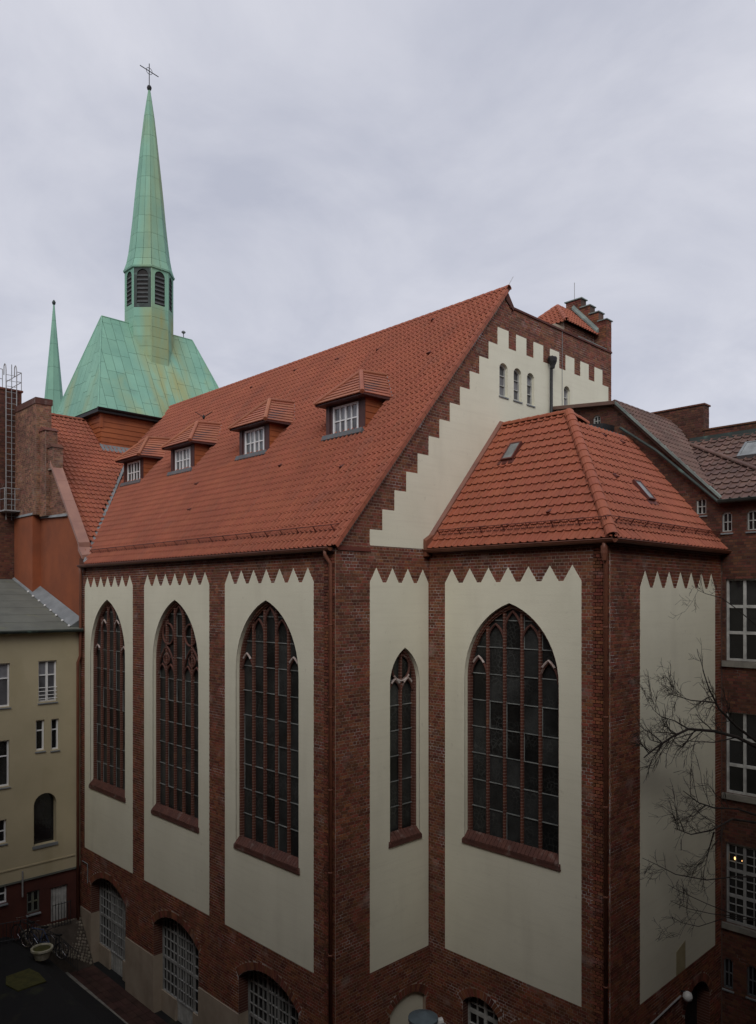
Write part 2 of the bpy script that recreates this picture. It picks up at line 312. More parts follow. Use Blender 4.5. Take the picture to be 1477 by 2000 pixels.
# ---------------------------------------------------------------- bricks
CH, BL, J = .094, .277, .017
class Bricks:
    def __init__(s, m): s.rows = []; s.m = m
    def field(s, P, loops, z0=0., phase=0.):
        allp = loops[0]; vmin = min(q[1] for q in allp); vmax = max(q[1] for q in allp)
        k = int(math.floor((vmin-z0)/CH))
        while z0+k*CH < vmax:
            a, b = z0+k*CH, z0+(k+1)*CH; vc = (a+b)/2
            if a > vmin-.02 and b < vmax+.04:
                xs = []
                for lp in loops:
                    for i in range(len(lp)):
                        (x1, y1), (x2, y2) = lp[i], lp[(i+1) % len(lp)]
                        if (y1 > vc) != (y2 > vc): xs.append(x1+(x2-x1)*(vc-y1)/(y2-y1))
                xs.sort()
                for i in range(0, len(xs)-1, 2):
                    u0, u1 = xs[i], xs[i+1]; L = BL if k % 2 else BL/2; off = phase+(0 if k % 2 else BL/4)+(BL/2 if k % 4 == 1 else 0)
                    j = int(math.floor((u0-off)/L))
                    while off+j*L < u1:
                        c0, c1 = max(u0, off+j*L), min(u1, off+(j+1)*L); j += 1
                        if c1-c0 > .035: s.rows.append((P, c0+J/2, c1-J/2, a+J/2, b-J/2, abs(c1-c0-L) < 1e-6))
            k += 1
        return s
    def finish(s, parent, nind=300):
        cam = Vector(CAM); sc = []
        for i, (P, u0, u1, v0, v1, full) in enumerate(s.rows):
            if not full: continue
            p = P((u0+u1)/2, (v0+v1)/2); d = cam-p; L = d.length
            sc.append((-(u1-u0)*max(0, d.dot(P.N))/L**3, i))
        sc.sort(); ind = set(i for _, i in sc[:nind]); cache = {}; mb = MB(); V, Fc = [], []
        for i, (P, u0, u1, v0, v1, full) in enumerate(s.rows):
            o = .008+random.uniform(-.003, .003); w, h = (u1-u0)/2, (v1-v0)/2
            if i in ind:
                key = (tuple(P.N), round(w, 3))
                if key not in cache:
                    m = MB(); Q = Pl((0, 0, 0), P.U, P.V, P.N); m.pbox(Q, -w, w, -h, h, -.02, .009); cache[key] = m.mesh('brick', s.m)
                ob = bpy.data.objects.new('brick', cache[key]); ob.location = P((u0+u1)/2, (v0+v1)/2, o-.009); link(ob, parent)
            else:
                k = len(V); V += [P(u0, v0, o), P(u1, v0, o), P(u1, v1, o), P(u0, v1, o), P(u0, v0, -.01), P(u1, v0, -.01), P(u1, v1, -.01), P(u0, v1, -.01)]
                Fc += [(k, k+1, k+2, k+3), (k, k+4, k+5, k+1), (k+1, k+5, k+6, k+2), (k+2, k+6, k+7, k+3), (k+3, k+7, k+4, k)]
        if V:
            mb.v = [tuple(p) for p in V]; mb.f = Fc; ob = mb.build('bricks', s.m, parent); ob['kind'] = 'stuff'
def voussoirs(P, u0, u1, vs, va, parent, m, depth=.26, n=24, name='arch_brick'):
    """ring of bricks on edge round a segmental arch: one object per brick"""
    a = (u1-u0)/2; c = (u0+u1)/2; h = va-vs; R = (a*a+h*h)/(2*h); th = math.asin(min(1, a/R))
    for i in range(n):
        t0, t1 = th*(1-2*(i+.06)/n), th*(1-2*(i+.94)/n); q = []
        for o in (-.015, .010):
            for t, r in ((t0, R+.01), (t1, R+.01), (t1, R+depth), (t0, R+depth)): q.append(P(c+r*math.sin(t), va-R+r*math.cos(t), o))
        MB().hexa(q).build(name, m, parent)
def arch_outer(u0, u1, vs, va, d, n=10):
    a = (u1-u0)/2; c = (u0+u1)/2; h = va-vs; R = (a*a+h*h)/(2*h); th = math.asin(min(1, a/R))
    return [(c+(R+d)*math.sin(th*(1-2*i/n)), va-R+(R+d)*math.cos(th*(1-2*i/n))) for i in range(n+1)]

# ---------------------------------------------------------------- roof tiles
def tile_geo(w, c, roll=.045, flat=False):
    ts = [0, .085, .17, .255, .34, .62, 1.0]
    hs = [roll*math.sin(math.pi*t/.34) if t < .34 else -.010*math.sin(math.pi*(t-.34)/.66) for t in ts]
    if flat: ts = [.01, .99]; hs = [0, 0]
    v = []
    for (vv, oo) in ((c+.01, .002), (-.048, .052), (-.048, .030)): v += [(t*w, vv, h+oo) for t, h in zip(ts, hs)]
    n = len(ts); f = [(r*n+i, r*n+i+1, (r+1)*n+i+1, (r+1)*n+i) for r in range(2) for i in range(n-1)]
    return np.array(v), f
class Tiles:
    def __init__(s, m): s.fields = []; s.m = m
    def field(s, P, poly, w, c, v0=0., avoid=(), flat=False, roll=.06): s.fields.append((P, poly, w, c, v0, avoid, flat, roll)); return s
    def finish(s, parent, nind=300, name='roof_tile'):
        cam = Vector(CAM); cand = []; data = []
        for fi, (P, poly, w, c, v0, avoid, flat, roll) in enumerate(s.fields):
            us = [q[0] for q in poly]; vs = [q[1] for q in poly]; lst = []
            for j in range(int(math.ceil((max(vs)-min(vs))/c))+1):
                for i in range(int(math.ceil((max(us)-min(us))/w))+1):
                    u, v = min(us)+i*w, min(vs)+j*c+v0
                    cs = [(u, v), (u+w, v), (u+w, v+c), (u, v+c)]
                    if not clip(cs, poly): continue
                    if any(a[0] < u and u+w < a[1] and a[2] < v and v+c < a[3] for a in avoid): continue
                    full = all(inside(q, poly) for q in cs) and not any(a[0] < u+w and u < a[1] and a[2] < v+c and v < a[3] for a in avoid)
                    k = len(lst); lst.append((u, v))
                    if full:
                        p = P(u+w/2, v+c/2); d = cam-p; cand.append((-w*c*max(0, d.dot(P.N))/d.length**3, fi, k))
            data.append(lst)
        cand.sort(); ind = set((f, k) for _, f, k in cand[:nind])
        for fi, (P, poly, w, c, v0, avoid, flat, roll) in enumerate(s.fields):
            tv, tf = tile_geo(w, c, roll, flat); M = np.array([P.U, P.V, P.N]); me = None; V = []; Fc = []
            for k, (u, v) in enumerate(data[fi]):
                jit = (random.uniform(-.004, .004), random.uniform(-.004, .004), random.uniform(-.004, .004))
                if (fi, k) in ind:
                    if me is None:
                        me = bpy.data.meshes.new(name); me.from_pydata((tv @ M).tolist(), [], tf); me.materials.append(MATS[s.m]); me.update()
                    o = bpy.data.objects.new(name, me); o.location = P(u+jit[0], v+jit[1], jit[2]); link(o, parent)
                else:
                    b = len(V)*len(tv); V.append((tv+np.array([u+jit[0], v+jit[1], jit[2]])) @ M + np.array(P.O)); Fc += [tuple(b+i for i in q) for q in tf]
            if V:
                m2 = bpy.data.meshes.new(name+'s'); m2.from_pydata(np.concatenate(V).tolist(), [], Fc); m2.materials.append(MATS[s.m])
                bm = bmesh.new(); bm.from_mesh(m2)
                ar = sum(poly[i][0]*poly[(i+1) % len(poly)][1]-poly[(i+1) % len(poly)][0]*poly[i][1] for i in range(len(poly)))
                pp = poly if ar > 0 else poly[::-1]
                for i in range(len(pp)):
                    a, b = pp[i], pp[(i+1) % len(pp)]; L = math.hypot(b[0]-a[0], b[1]-a[1]); nu, nv = (b[1]-a[1])/L, -(b[0]-a[0])/L
                    if abs(nv) > .999 and nv < 0: continue            # leave the eave lip
                    bmesh.ops.bisect_plane(bm, geom=bm.verts[:]+bm.edges[:]+bm.faces[:], plane_co=P(*a), plane_no=P.U*nu+P.V*nv, clear_outer=True)
                bm.to_mesh(m2); bm.free(); o = link(bpy.data.objects.new(name+'s', m2), parent); o['kind'] = 'stuff'
def caps(a, b, r, L, m, parent, name='ridge_tile', up=(0, 0, 1), flatten=1.):
    """row of half-round cap tiles from a to b; one object per tile"""
    a, b = Vector(a), Vector(b); d = b-a; n = max(1, round(d.length/L)); d.normalize(); L = (b-a).length/n
    x = d.cross(Vector(up)).normalized(); z = x.cross(d).normalized(); R = Matrix((x, d, z)).transposed().to_4x4()
    mb = MB(); k = 7; rows = ((0, 1.06), (L*1.06, .93))
    for (t, s_) in rows:
        for rr in (r*s_, r*s_-.018):
            mb.v += [(rr*math.cos(math.pi*i/(k-1)), t, rr*math.sin(math.pi*i/(k-1))*flatten-.02) for i in range(k)]
    for q, w in ((0, 2), (1, 3)): mb.f += [(q*k+i, q*k+i+1, w*k+i+1, w*k+i) for i in range(k-1)]
    mb.f += [(i, i+1, k+i+1, k+i) for i in range(k-1)]
    me = mb.mesh(name, m)
    for i in range(n):
        o = bpy.data.objects.new(name, me); o.matrix_world = Matrix.Translation(a+d*L*i) @ R; link(o, parent)
def guard(P, u0, u1, v, parent, h=.2, step=.8):
    """snow guard lattice on brackets"""
    mb = MB()
    for hh in (.05, .05+h): mb.tube([P(u0, v, hh), P(u1, v, hh)], .012, 5)
    n = int((u1-u0)/.075)
    for i in range(n+1):
        u = u0+(u1-u0)*i/n; mb.tube([P(u, v, .05), P(u, v, .05+h)], .006, 3, False)
    n = max(2, int((u1-u0)/step))
    for i in range(n+1):
        u = u0+(u1-u0)*i/n; mb.tube([P(u, v-.05, 0), P(u, v, .07+h)], .017, 5); mb.tube([P(u, v+.25, .05), P(u, v, .05+h)], .012, 4)
    return mb.build('snow_guard', 'guard_red', parent)
def gutter(a, b, r, parent, m='pipe', down=(0, 0, -1), n=9):
    a, b = Vector(a), Vector(b); d = (b-a).normalized(); x = d.cross(Vector((0, 0, 1))).normalized(); mb = MB()
    for rr in (r, r-.012):
        k = len(mb.v)
        for p in (a, b): mb.v += [tuple(p+x*rr*math.cos(math.pi*i/(n-1))-Vector((0, 0, 1))*rr*math.sin(math.pi*i/(n-1))) for i in range(n)]
        mb.f += [(k+i, k+i+1, k+n+i+1, k+n+i) for i in range(n-1)]
    mb.f += [tuple(range(n)), tuple(range(n, 2*n))]
    mb.tube([a+x*r, b+x*r], .016, 6); mb.tube([a-x*r, b-x*r], .012, 6)
    return mb.build('gutter', m, parent)
def pipe(pts, r, parent, m='pipe', brackets=None):
    mb = MB(); mb.tube(pts, r, 12); o = mb.build('downpipe', m, parent, True)
    if brackets:
        x, y, z0, z1, st = brackets; z = z0
        while z < z1:
            MB().lathe((x, y), [(r+.004, z), (r+.012, z+.008), (r+.012, z+.04), (r+.004, z+.048)], 12).build('pipe_collar', m, o); z += st
    return o
# ---------------------------------------------------------------- windows
def casement(parent, P, u0, u1, v0, v1, o, cols=2, rows=2, m='white_paint', g='glass', fr=.07, bar=.035, head=0., sill='zinc', tr=None, name='window', mid=True, d=.06):
    """framed window at depth o: frame and glazing bars are one mesh, every pane and the sill hang under it"""
    mb = MB()
    if head:
        outl = sarch(u0, u1, v1-head, v1, v0); inn = sarch(u0+fr, u1-fr, v1-head-fr*.4, v1-fr, v0+fr)
        mb.prism(P, outl, o-.03, o+d, [inn])
    else:
        inn = [(u0+fr, v0+fr), (u1-fr, v0+fr), (u1-fr, v1-fr), (u0+fr, v1-fr)]
        mb.pbox(P, u0, u0+fr, v0, v1, o-.03, o+d); mb.pbox(P, u1-fr, u1, v0, v1, o-.03, o+d)
        mb.pbox(P, u0+fr, u1-fr, v0, v0+fr, o-.03, o+d-.004); mb.pbox(P, u0+fr, u1-fr, v1-fr, v1, o-.03, o+d-.004)
    us = [u0+fr+(u1-u0-2*fr)*i/cols for i in range(cols+1)]
    vs = [v0+fr+(v1-v0-2*fr)*i/rows for i in range(rows+1)]
    if tr: vs = [v0+fr+(v1-v0-2*fr)*t for t in tr]
    for i, u in enumerate(us[1:-1]):
        w = bar*(1.9 if mid and (i+1)*2 == cols else 1.); p = clip([(u-w/2, v0+fr), (u+w/2, v0+fr), (u+w/2, v1), (u-w/2, v1)], inn)
        if p: mb.prism(P, p, o-.02, o+d-.012+(.006 if w > bar else 0))
    for v in vs[1:-1]:
        p = clip([(u0, v-bar/2), (u1, v-bar/2), (u1, v+bar/2), (u0, v+bar/2)], inn)
        if p: mb.prism(P, p, o-.02, o+d-.016)
    w_ = mb.build(name, m, parent)
    for i in range(cols):
        for j in range(len(vs)-1):
            p = clip([(us[i], vs[j]), (us[i+1], vs[j]), (us[i+1], vs[j+1]), (us[i], vs[j+1])], inn)
            if p and parea(p) > .002:
                MB().prism(P, p, o-.024, o-.004+random.uniform(-.002, .002), back=True).build('pane', g, w_)
    if sill: MB().hexa([P(u0-.04, v0-.07, o), P(u1+.04, v0-.07, o), P(u1+.04, v0-.09, -o*.0+.05), P(u0-.04, v0-.09, .05), P(u0-.04, v0-.005, o), P(u1+.04, v0-.005, o), P(u1+.04, v0-.05, .05), P(u0-.04, v0-.05, .05)]).build('sill', sill, w_)
    return w_
def rect(u0, u1, v0, v1): return [(u0, v0), (u1, v0), (u1, v1), (u0, v1)]
def gridwin(parent, P, outl, inn, us, vs, wu, wv, o, m='white_worn', g='glass', name='window', d=.07, solid=None):
    mb = MB().prism(P, outl, o-.04, o+d, [inn])
    ub = [q[0] for q in inn]; vb = [q[1] for q in inn]
    for u, w in zip(us, wu):
        p = clip([(u-w/2, min(vb)), (u+w/2, min(vb)), (u+w/2, max(vb)), (u-w/2, max(vb))], inn)
        if p: mb.prism(P, p, o-.02, o+d-.012-.1*max(0, .05-w))
    for v, w in zip(vs, wv):
        p = clip([(min(ub), v-w/2), (max(ub), v-w/2), (max(ub), v+w/2), (min(ub), v+w/2)], inn)
        if p: mb.prism(P, p, o-.02, o+d-.017-.1*max(0, .05-w))
    for s_ in (solid or []): mb.pbox(P, *s_, o-.02, o+d-.03)
    w_ = mb.build(name, m, parent)
    U = [min(ub)]+list(us)+[max(ub)]; V = [min(vb)]+list(vs)+[max(vb)]
    for i in range(len(U)-1):
        for j in range(len(V)-1):
            p = clip([(U[i], V[j]), (U[i+1], V[j]), (U[i+1], V[j+1]), (U[i], V[j+1])], inn)
            if p and parea(p) > .004: MB().prism(P, p, o-.026, o-.004+random.uniform(-.002, .002), back=True).build('pane', g, w_)
    return w_
def head_path(uc, hw, vs, va, n=6):
    g = garch(uc-hw, uc+hw, vs, va, vs-1, n)[2:]
    return g
def gothic(parent, P, u0, u1, vs, va, vb, lights, heads=(), circles=(), pale=(), reveal=.15, pitch=.83, v1st=.2, glass='lead_glass'):
    A = garch(u0, u1, vs, va, vb, 12); s0 = .12
    B = garch(u0+s0, u1-s0, vs, va-s0*1.35, vb+.2, 12)
    MB().strip(P, garch(u0, u1, vs, va, vb-.15, 12)[1:]+[(u0, vb-.15)], .010, -reveal-.12, False).build('reveal', 'plaster', parent)
    mb = MB().prism(P, garch(u0-.015, u1+.015, vs, va+.02, vb-.05, 12), -reveal-.14, -reveal, [B])
    mb.tube([P(a, b, -reveal+.01) for a, b in garch(u0+.06, u1-.06, vs, va-.08, vb+.1, 12)[1:]+[(u0+.06, vb+.1)]], .042, 8)
    w = mb.build('window', 'mould', parent)
    iu0, iu1 = u0+s0, u1-s0; lw = (iu1-iu0)/lights
    for i in range(1, lights):
        u = iu0+lw*i; p = clip(rect(u-.042, u+.042, vb+.1, va), B)
        top = max(q[1] for q in p); top0 = min(q[1] for q in p if q[1] > vb+1)
        m2 = MB().prism(P, p, -reveal-.12, -reveal-.03); m2.tube([P(u, vb+.15, -reveal-.02), P(u, top0, -reveal-.02)], .040, 8); m2.build('mullion', 'mould', w)
    rows = []; v = vb+v1st+pitch
    while v < va-.3: rows.append(v); v += pitch
    vv = [vb+.2]+rows+[va]
    for i in range(lights):
        for j in range(len(vv)-1):
            p = clip(rect(iu0+lw*i+.02, iu0+lw*(i+1)-.02, vv[j], vv[j+1]), B)
            if p and parea(p) > .01:
                k1, k2 = random.gauss(0, .012), random.gauss(0, .010); uc, vc = sum(q[0] for q in p)/len(p), sum(q[1] for q in p)/len(p)
                PT = lambda u, v, o_: P(u, v, o_+(u-uc)*k1+(v-vc)*k2)
                MB().prism(PT, p, -reveal-.105, -reveal-.09, back=True).build('pane', glass, w)
                if random.random() < .16:                         # pale painted edge strip of the glazing
                    q = clip(rect(iu0+lw*(i+1)-.068 if P.N.x < -.5 else iu0+lw*i+.05, iu0+lw*(i+1)-.05 if P.N.x < -.5 else iu0+lw*i+.068, vv[j], vv[j+1]), B)
                    if q: MB().prism(P, q, -reveal-.09, -reveal-.07).build('glazing_strip', 'lead_bar', w)
    for v in rows:
        q = clip(rect(iu0, iu1, v-.013, v+.013), B)
        if q: MB().prism(P, q, -reveal-.1, -reveal-.062).build('saddle_bar', 'lead_bar', w)
    for (uc, hw, hvs, hva) in heads:
        pts = [q for q in head_path(uc, hw, hvs, hva) if inside(q, B)]
        if len(pts) > 3: MB().tube([P(a, b, -reveal-.03) for a, b in pts], .042, 7).build('tracery', 'mould_plain', w)
    for (uc, hw, hvs, hva) in pale:
        pts = [q for q in head_path(uc, hw+.03, hvs, hva+.05, 8)[5:12] if inside(q, A)]
        if len(pts) > 2: MB().tube([P(a, b, -reveal+.01) for a, b in pts], .035, 6).build('tracery_cap', 'mould_pale', w)
    for (uc, vc, r) in circles:
        MB().tube([P(uc+r*math.cos(t*math.pi/10), vc+r*math.sin(t*math.pi/10), -reveal-.03) for t in range(21)], .042, 7).build('tracery', 'mould_plain', w)
    if lights == 2:
        for (uc, vc, r) in circles: MB().tube([P(uc+(r+.01)*math.cos(math.radians(t)), vc+(r+.01)*math.sin(math.radians(t)), -reveal+.01) for t in range(215, 330, 10)], .034, 6).build('tracery_cap', 'mould_pale', w)
    MB().hexa([P(u0-.07, vb-.14, -.03), P(u1+.07, vb-.14, -.03), P(u1+.07, vb-.14, .06), P(u0-.07, vb-.14, .06),
               P(u0-.005, vb+.24, -reveal), P(u1+.005, vb+.24, -reveal), P(u1+.07, vb-.02, .06), P(u0-.07, vb-.02, .06)]).build('sill', 'mould_plain', w)
    n = int((u1-u0)/.14)
    for i in range(n):                                            # bull-nosed sill bricks
        a, b = u0+(u1-u0)*(i+.05)/n, u0+(u1-u0)*(i+.95)/n
        MB().hexa([P(a, vb+.15, -reveal), P(b, vb+.15, -reveal), P(b, vb-.02, .066), P(a, vb-.02, .066), P(a, vb+.262, -reveal), P(b, vb+.262, -reveal), P(b, vb+.045, .066), P(a, vb+.045, .066)]).build('sill_brick', 'mould_plain', w)
    return w
def teeth(u0, u1, v0, vt, tip, n, d=0.):
    pit = (u1-u0)/(n-.22); tw = pit*.78; p = [(u0+d, v0+d), (u1-d, v0+d)]; q = []
    for i in range(n):
        a = u0+i*pit; q += [(a+(d if i == 0 else 0), vt-d), (a+tw/2, tip-d), (a+tw-(d if i == n-1 else 0), vt-d)]
    return p+q[::-1]

# ================================================================ ground
def struct(o): o['kind'] = 'structure'; return o
struct(MB().poly([(-600, -600, -.02), (700, -600, -.02), (700, 900, -.02), (-600, 900, -.02)]).build('ground', 'asphalt'))
GY = [-18, -8, 0, 8, 12, 15.6, 17.5]
mb = MB(); xs = [-16, -10, -6, -4.2, -3.2, -2.2, -1.5, -1.15]; zs = [1.9, 1.9, 1.9, 1.9, 1.85, 1.25, .3, .06]
nx = 6
for i in range(len(GY)-1):
    for j in range(len(xs)-1):
        f = lambda x, z, y: (x, y, z+.03*math.sin(x*2.1+y*1.3))
        mb.poly([f(xs[j], zs[j], GY[i]), f(xs[j+1], zs[j+1], GY[i]), f(xs[j+1], zs[j+1], GY[i+1]), f(xs[j], zs[j], GY[i+1])])
struct(mb.build('courtyard', 'asphalt'))
pv = struct(MB().box((-1.15, -7, -.01), (-.02, 17.4, .02)).build('pavement', 'mortar_dark'))
pm = MB().box((-.13, -.26, 0), (.13, .26, .05)).mesh('paving_slab', 'pave_red')
k = 0
for i in range(4):
    for j in range(32):
        o = bpy.data.objects.new('paving_slab', pm); o.location = (-1.0+i*.275, .3+j*.54, .015+random.uniform(-.004, .004)); link(o, pv)
km = MB().box((-.07, -.48, 0), (.07, .48, .14)).mesh('kerb_stone', 'kerb')
for j in range(17):
    o = bpy.data.objects.new('kerb_stone', km); o.location = (-1.24, .5+j*1.0, 0); o.rotation_euler = (0, 0, random.uniform(-.01, .01)); link(o, pv)
rb = MB().hexa([(-2.7, 16.1, 0), (-.04, 15.95, -.05), (-.04, 17.38, -.05), (-2.7, 17.38, 0), (-2.7, 16.5, 1.72), (-.04, 15.98, .05), (-.04, 17.38, 1.78), (-2.7, 17.38, 1.93)]).build('cobbled_bank', 'mortar_plain')
struct(rb)
PB = Pl((-2.7, 16.35, 1.3), (1, 0, 0), (0, 1, 0), (0, 0, 1))
for i in range(20):
    for j in range(14):
        a, b = (i+.5+.5*(j % 2))/20.5, (j+.5)/14
        p = Vector((-2.7, 16.5, 1.72)).lerp(Vector((-.04, 15.98, .05)), a).lerp(Vector((-2.7, 17.38, 1.93)).lerp(Vector((-.04, 17.38, 1.78)), a), b)
        s_ = random.uniform(.045, .062); o = MB().lathe((0, 0), [(s_*1.15, -.04), (s_*1.2, .02), (s_*.8, .05)], 6, random.random()).build('cobble', 'cobble', rb)
        o.location = p + Vector((random.uniform(-.02, .02), random.uniform(-.02, .02), 0)); o.rotation_euler = (math.radians(22+40*a), math.radians(6), 0)

# ================================================================ church nave
nave = thing('church_nave', 'long brick church nave with cream plaster panels, tall pointed windows and orange tiled roof', 'church')
PX, PY = WX(0.), WY(0.)
NW = [(1.68, 5.06), (7.43, 10.78), (13.12, 16.44)]; VS, VA, VB = 13.8, 16.13, 7.92
NP = [(.97, 5.72), (6.72, 11.48), (12.45, 17.02)]
NA = [(1.7, 4.92), (7.43, 10.74), (13.08, 16.39)]; AS, AA = 3.5, 4.12
holes = [garch(a-.02, b+.02, VS, VA+.03, VB-.12, 12) for a, b in NW]+[sarch(a, b, AS, AA, -.2) for a, b in NA]
wall = MB().prism(PX, [(.02, -.2), (17.5, -.2), (17.5, 17.68), (.02, 17.68)], -.5, 0, holes).build('wall', 'mortar', nave)
BK = Bricks('brick')
loops = [rect(0, 17.48, 2.22, 17.66)]+[teeth(a, b, 5., 16.68, 17.12, 7, .03) for a, b in NP]
for a, b in NA: loops.append([(a, 2.0), (b, 2.0), (b, AS-.12)]+arch_outer(a, b, AS, AA, .27)+[(a, AS-.12)])
BK.field(PX, loops)
for a, b in NA:
    voussoirs(PX, a, b, AS, AA, wall, 'brick', .25, 30)
    MB().strip(PX, [(b-.006, 2.22)]+sarch(a+.006, b-.006, AS, AA-.006, 2.22)[2:]+[(a+.006, 2.22)], 0.005, -.49, False).build('reveal', 'mould', nave)
    for u in (a+.006, b-.006): MB().pbox(PX, u-.004, u+.004, -.1, 2.215, -.49, .02).build('reveal', 'plaster_base', nave)
for a, b in ((0, 1.7), (4.92, 7.43), (10.74, 13.08), (16.39, 17.49)):
    MB().pbox(PX, a+.004, b-.004, -.1, 2.22, -.01, .022).build('plinth', 'plaster_base', nave)
for i, (a, b) in enumerate(NP):
    wa, wb = NW[i]
    MB().prism(PX, teeth(a, b, 5., 16.68, 17.12, 7), -.006, .014, [garch(wa, wb, VS, VA, VB-.1, 12)]).build('plaster_panel', 'plaster', nave)
def lights_of(a, b, n=5, s0=.12):
    lw = (b-a-2*s0)/n; return [a+s0+lw*(i+.5) for i in range(n)], lw/2
for i, (a, b) in enumerate(NW):
    c, h = lights_of(a, b)
    if i == 0: H = [(c[0], h, 13.75, 14.3), (c[4], h, 13.75, 14.3), (c[1], h, 14.95, 15.5), (c[3], h, 14.95, 15.5), (c[2], h, 15.25, 15.9)]; C = []; PA = H[:2]
    elif i == 1:
        H = [(c[k], h, 13.15, 13.65) for k in (0, 1, 3, 4)]+[((c[0]+c[1])/2, 2*h, 13.2, 14.35), ((c[3]+c[4])/2, 2*h, 13.2, 14.35), (c[2], h, 15.3, 15.9)]
        C = [((c[0]+c[1])/2+.12, 14.82, .4), ((c[3]+c[4])/2-.12, 14.82, .4), ((c[0]+c[1])/2, 13.85, .2), ((c[3]+c[4])/2, 13.85, .2)]; PA = []
    else: H = [(c[0], h, 13.6, 14.1), (c[4], h, 13.6, 14.1), (c[1], h, 14.7, 15.2), (c[3], h, 14.7, 15.2), (c[2], h, 15.25, 15.9)]; C = []; PA = H[:4]
    gothic(nave, PX, a, b, VS, VA, VB, 5, H, C, PA)
# glazed doors in the three ground-floor arches
for (a, b) in NA:
    o = -.45; Wd = b-a
    out_, inn = sarch(a-.02, b+.02, AS, AA+.02, .75), sarch(a+.06, b-.06, AS-.02, AA-.06, .82)
    p1, p2, pm_ = a+Wd*.30, a+Wd*.66, a+Wd*.48
    us = [a+Wd*.10, a+Wd*.20, p1, a+Wd*.36, a+Wd*.42, pm_, a+Wd*.54, a+Wd*.60, p2, a+Wd*.745, a+Wd*.83, a+Wd*.915]
    wu = [.018, .018, .09, .018, .018, .07, .018, .018, .09, .018, .018, .018]
    vs = [1.22, 1.62, 2.12, 2.5, 2.88, 3.26, 3.62]; wv = [.018, .018, .10, .018, .018, .05, .018]
    gridwin(nave, PX, out_, inn, us, vs, wu, wv, o, 'white_dim', name='glazed_door')
    MB().pbox(PX, p2+.02, b, -.1, .8, o-.05, o+.12).build('door_panel', 'plaster_base', nave); MB().pbox(PX, a, p1-.02, -.1, .8, o-.05, o+.12).build('door_panel', 'plaster_base', nave)
    m2 = MB().pbox(PX, p1+.01, p2-.01, 0, .80, o-.04, o+.04)
    for k in range(6): u = p1+.06+(p2-p1-.12)*k/5; m2.pbox(PX, u-.05, u+.05, .06, .72, o+.04, o+.052)
    m2.build('door_leaf', 'white_worn', nave)
MB().tube([(-.05, 17.2, 4.35), (-.05, 16.65, 4.35), (-.05, 16.65, 3.5)], .022, 6).build('conduit', 'zinc', nave)

# gable wall (facing the annex side)
GXM = 16.05
gout = [(0, -.2), (GXM, -.2), (GXM, 26.88), (8.62, 26.88), (8.42, 27.2), (8.2, 27.2), (0, 17.62)]
LA, LB, LVS, LVA, LVB = 2.24, 3.60, 13.5, 14.63, 8.6
SW = [(7.89, 8.39), (8.77, 9.26), (9.63, 10.1), (12.2, 12.66)]
ghole = [garch(LA-.02, LB+.02, LVS, LVA+.03, LVB-.12, 12), sarch(2.26, 3.90, 3.25, 3.6, -.25)]+[sarch(a, b, 24.6, 24.76, 23.55) for a, b in SW]
gwall = MB().prism(PY, gout, -.5, 0, ghole).build('gable_wall', 'mortar', nave)
st = [(1.38, 17.79)]
dx, dz = (7.79-1.38)/12, (26.0-18.28)/12
for k in range(13): st += [(1.38+dx*k, 18.28+dz*k if k else 18.28), (1.38+dx*(k+1) if k < 12 else 8.45, 18.28+dz*k)]
for k in range(1, 7):
    x0 = 7.79+1.135*k; st += [(x0-.475, 25.37), (x0, 25.37), (x0, 26.0), (x0+.66, 26.0)]
st += [(15.26, 25.37), (15.77, 25.37), (15.77, 17.79)]
pan = [st[0]] + [q for i, q in enumerate(st[1:])]
gpl = [(15.77, 17.79)]+st[:-1][::-1]
gpl = gpl[:1]+st[:-1][::-1]
stin = [(u+.03 if u < 8 else u, v-.03) for u, v in gpl]
MB().prism(PY, gpl, -.006, .014, [sarch(a, b, 24.6, 24.76, 23.55) for a, b in SW]).build('plaster_panel', 'plaster', nave)
PG = (1.38, 4.03)
MB().prism(PY, teeth(*PG, 4.85, 16.68, 17.12, 4), -.006, .014, [garch(LA, LB, LVS, LVA, LVB-.1, 12)]).build('plaster_panel', 'plaster', nave)
gl = [[(.0, 0.0), (4.07, 0.0), (4.07, 17.75), (GXM, 17.75), (GXM, 26.86), (8.62, 26.86), (8.2, 27.1), (.1, 17.62), (.0, 17.5)],
      [(u, v-(.03 if v > 18 else -.03)) for u, v in gpl], teeth(*PG, 4.85, 16.68, 17.12, 4, .03), [(2.26, -1), (3.90, -1), (3.90, 3.13)]+arch_outer(2.26, 3.90, 3.25, 3.6, .27)+[(2.26, 3.13)]]
BK.field(PY, gl, phase=.07)
BK.finish(wall)
voussoirs(PY, 2.26, 3.90, 3.25, 3.6, gwall, 'brick', .25, 17)
MB().prism(PY, sarch(2.26, 3.90, 3.25, 3.6, -.2), -.3, -.12).build('blind_arch_infill', 'plaster', nave)
c, h = lights_of(LA, LB, 2)
gothic(nave, PY, LA, LB, LVS, LVA, LVB, 2, [(c[0], h, 13.15, 13.6), (c[1], h, 13.15, 13.6)], [((LA+LB)/2, 13.98, .40)], [(c[0], h, 13.15, 13.6), (c[1], h, 13.15, 13.6)], pitch=.80)
for a, b in SW:
    MB().strip(PY, sarch(a+.006, b-.006, 24.6, 24.754, 23.556), .01, -.35).build('reveal', 'plaster', nave)
    casement(nave, PY, a, b, 23.58, 24.72, -.15, 1, 3, 'white_worn', 'glass_curtain', .04, .03, .14, 'zinc', mid=False)
MB().pbox(PY, 8.5, GXM-.005, 26.883, 26.96, -.5, .05).build('parapet_coping', 'brick_dark', nave)
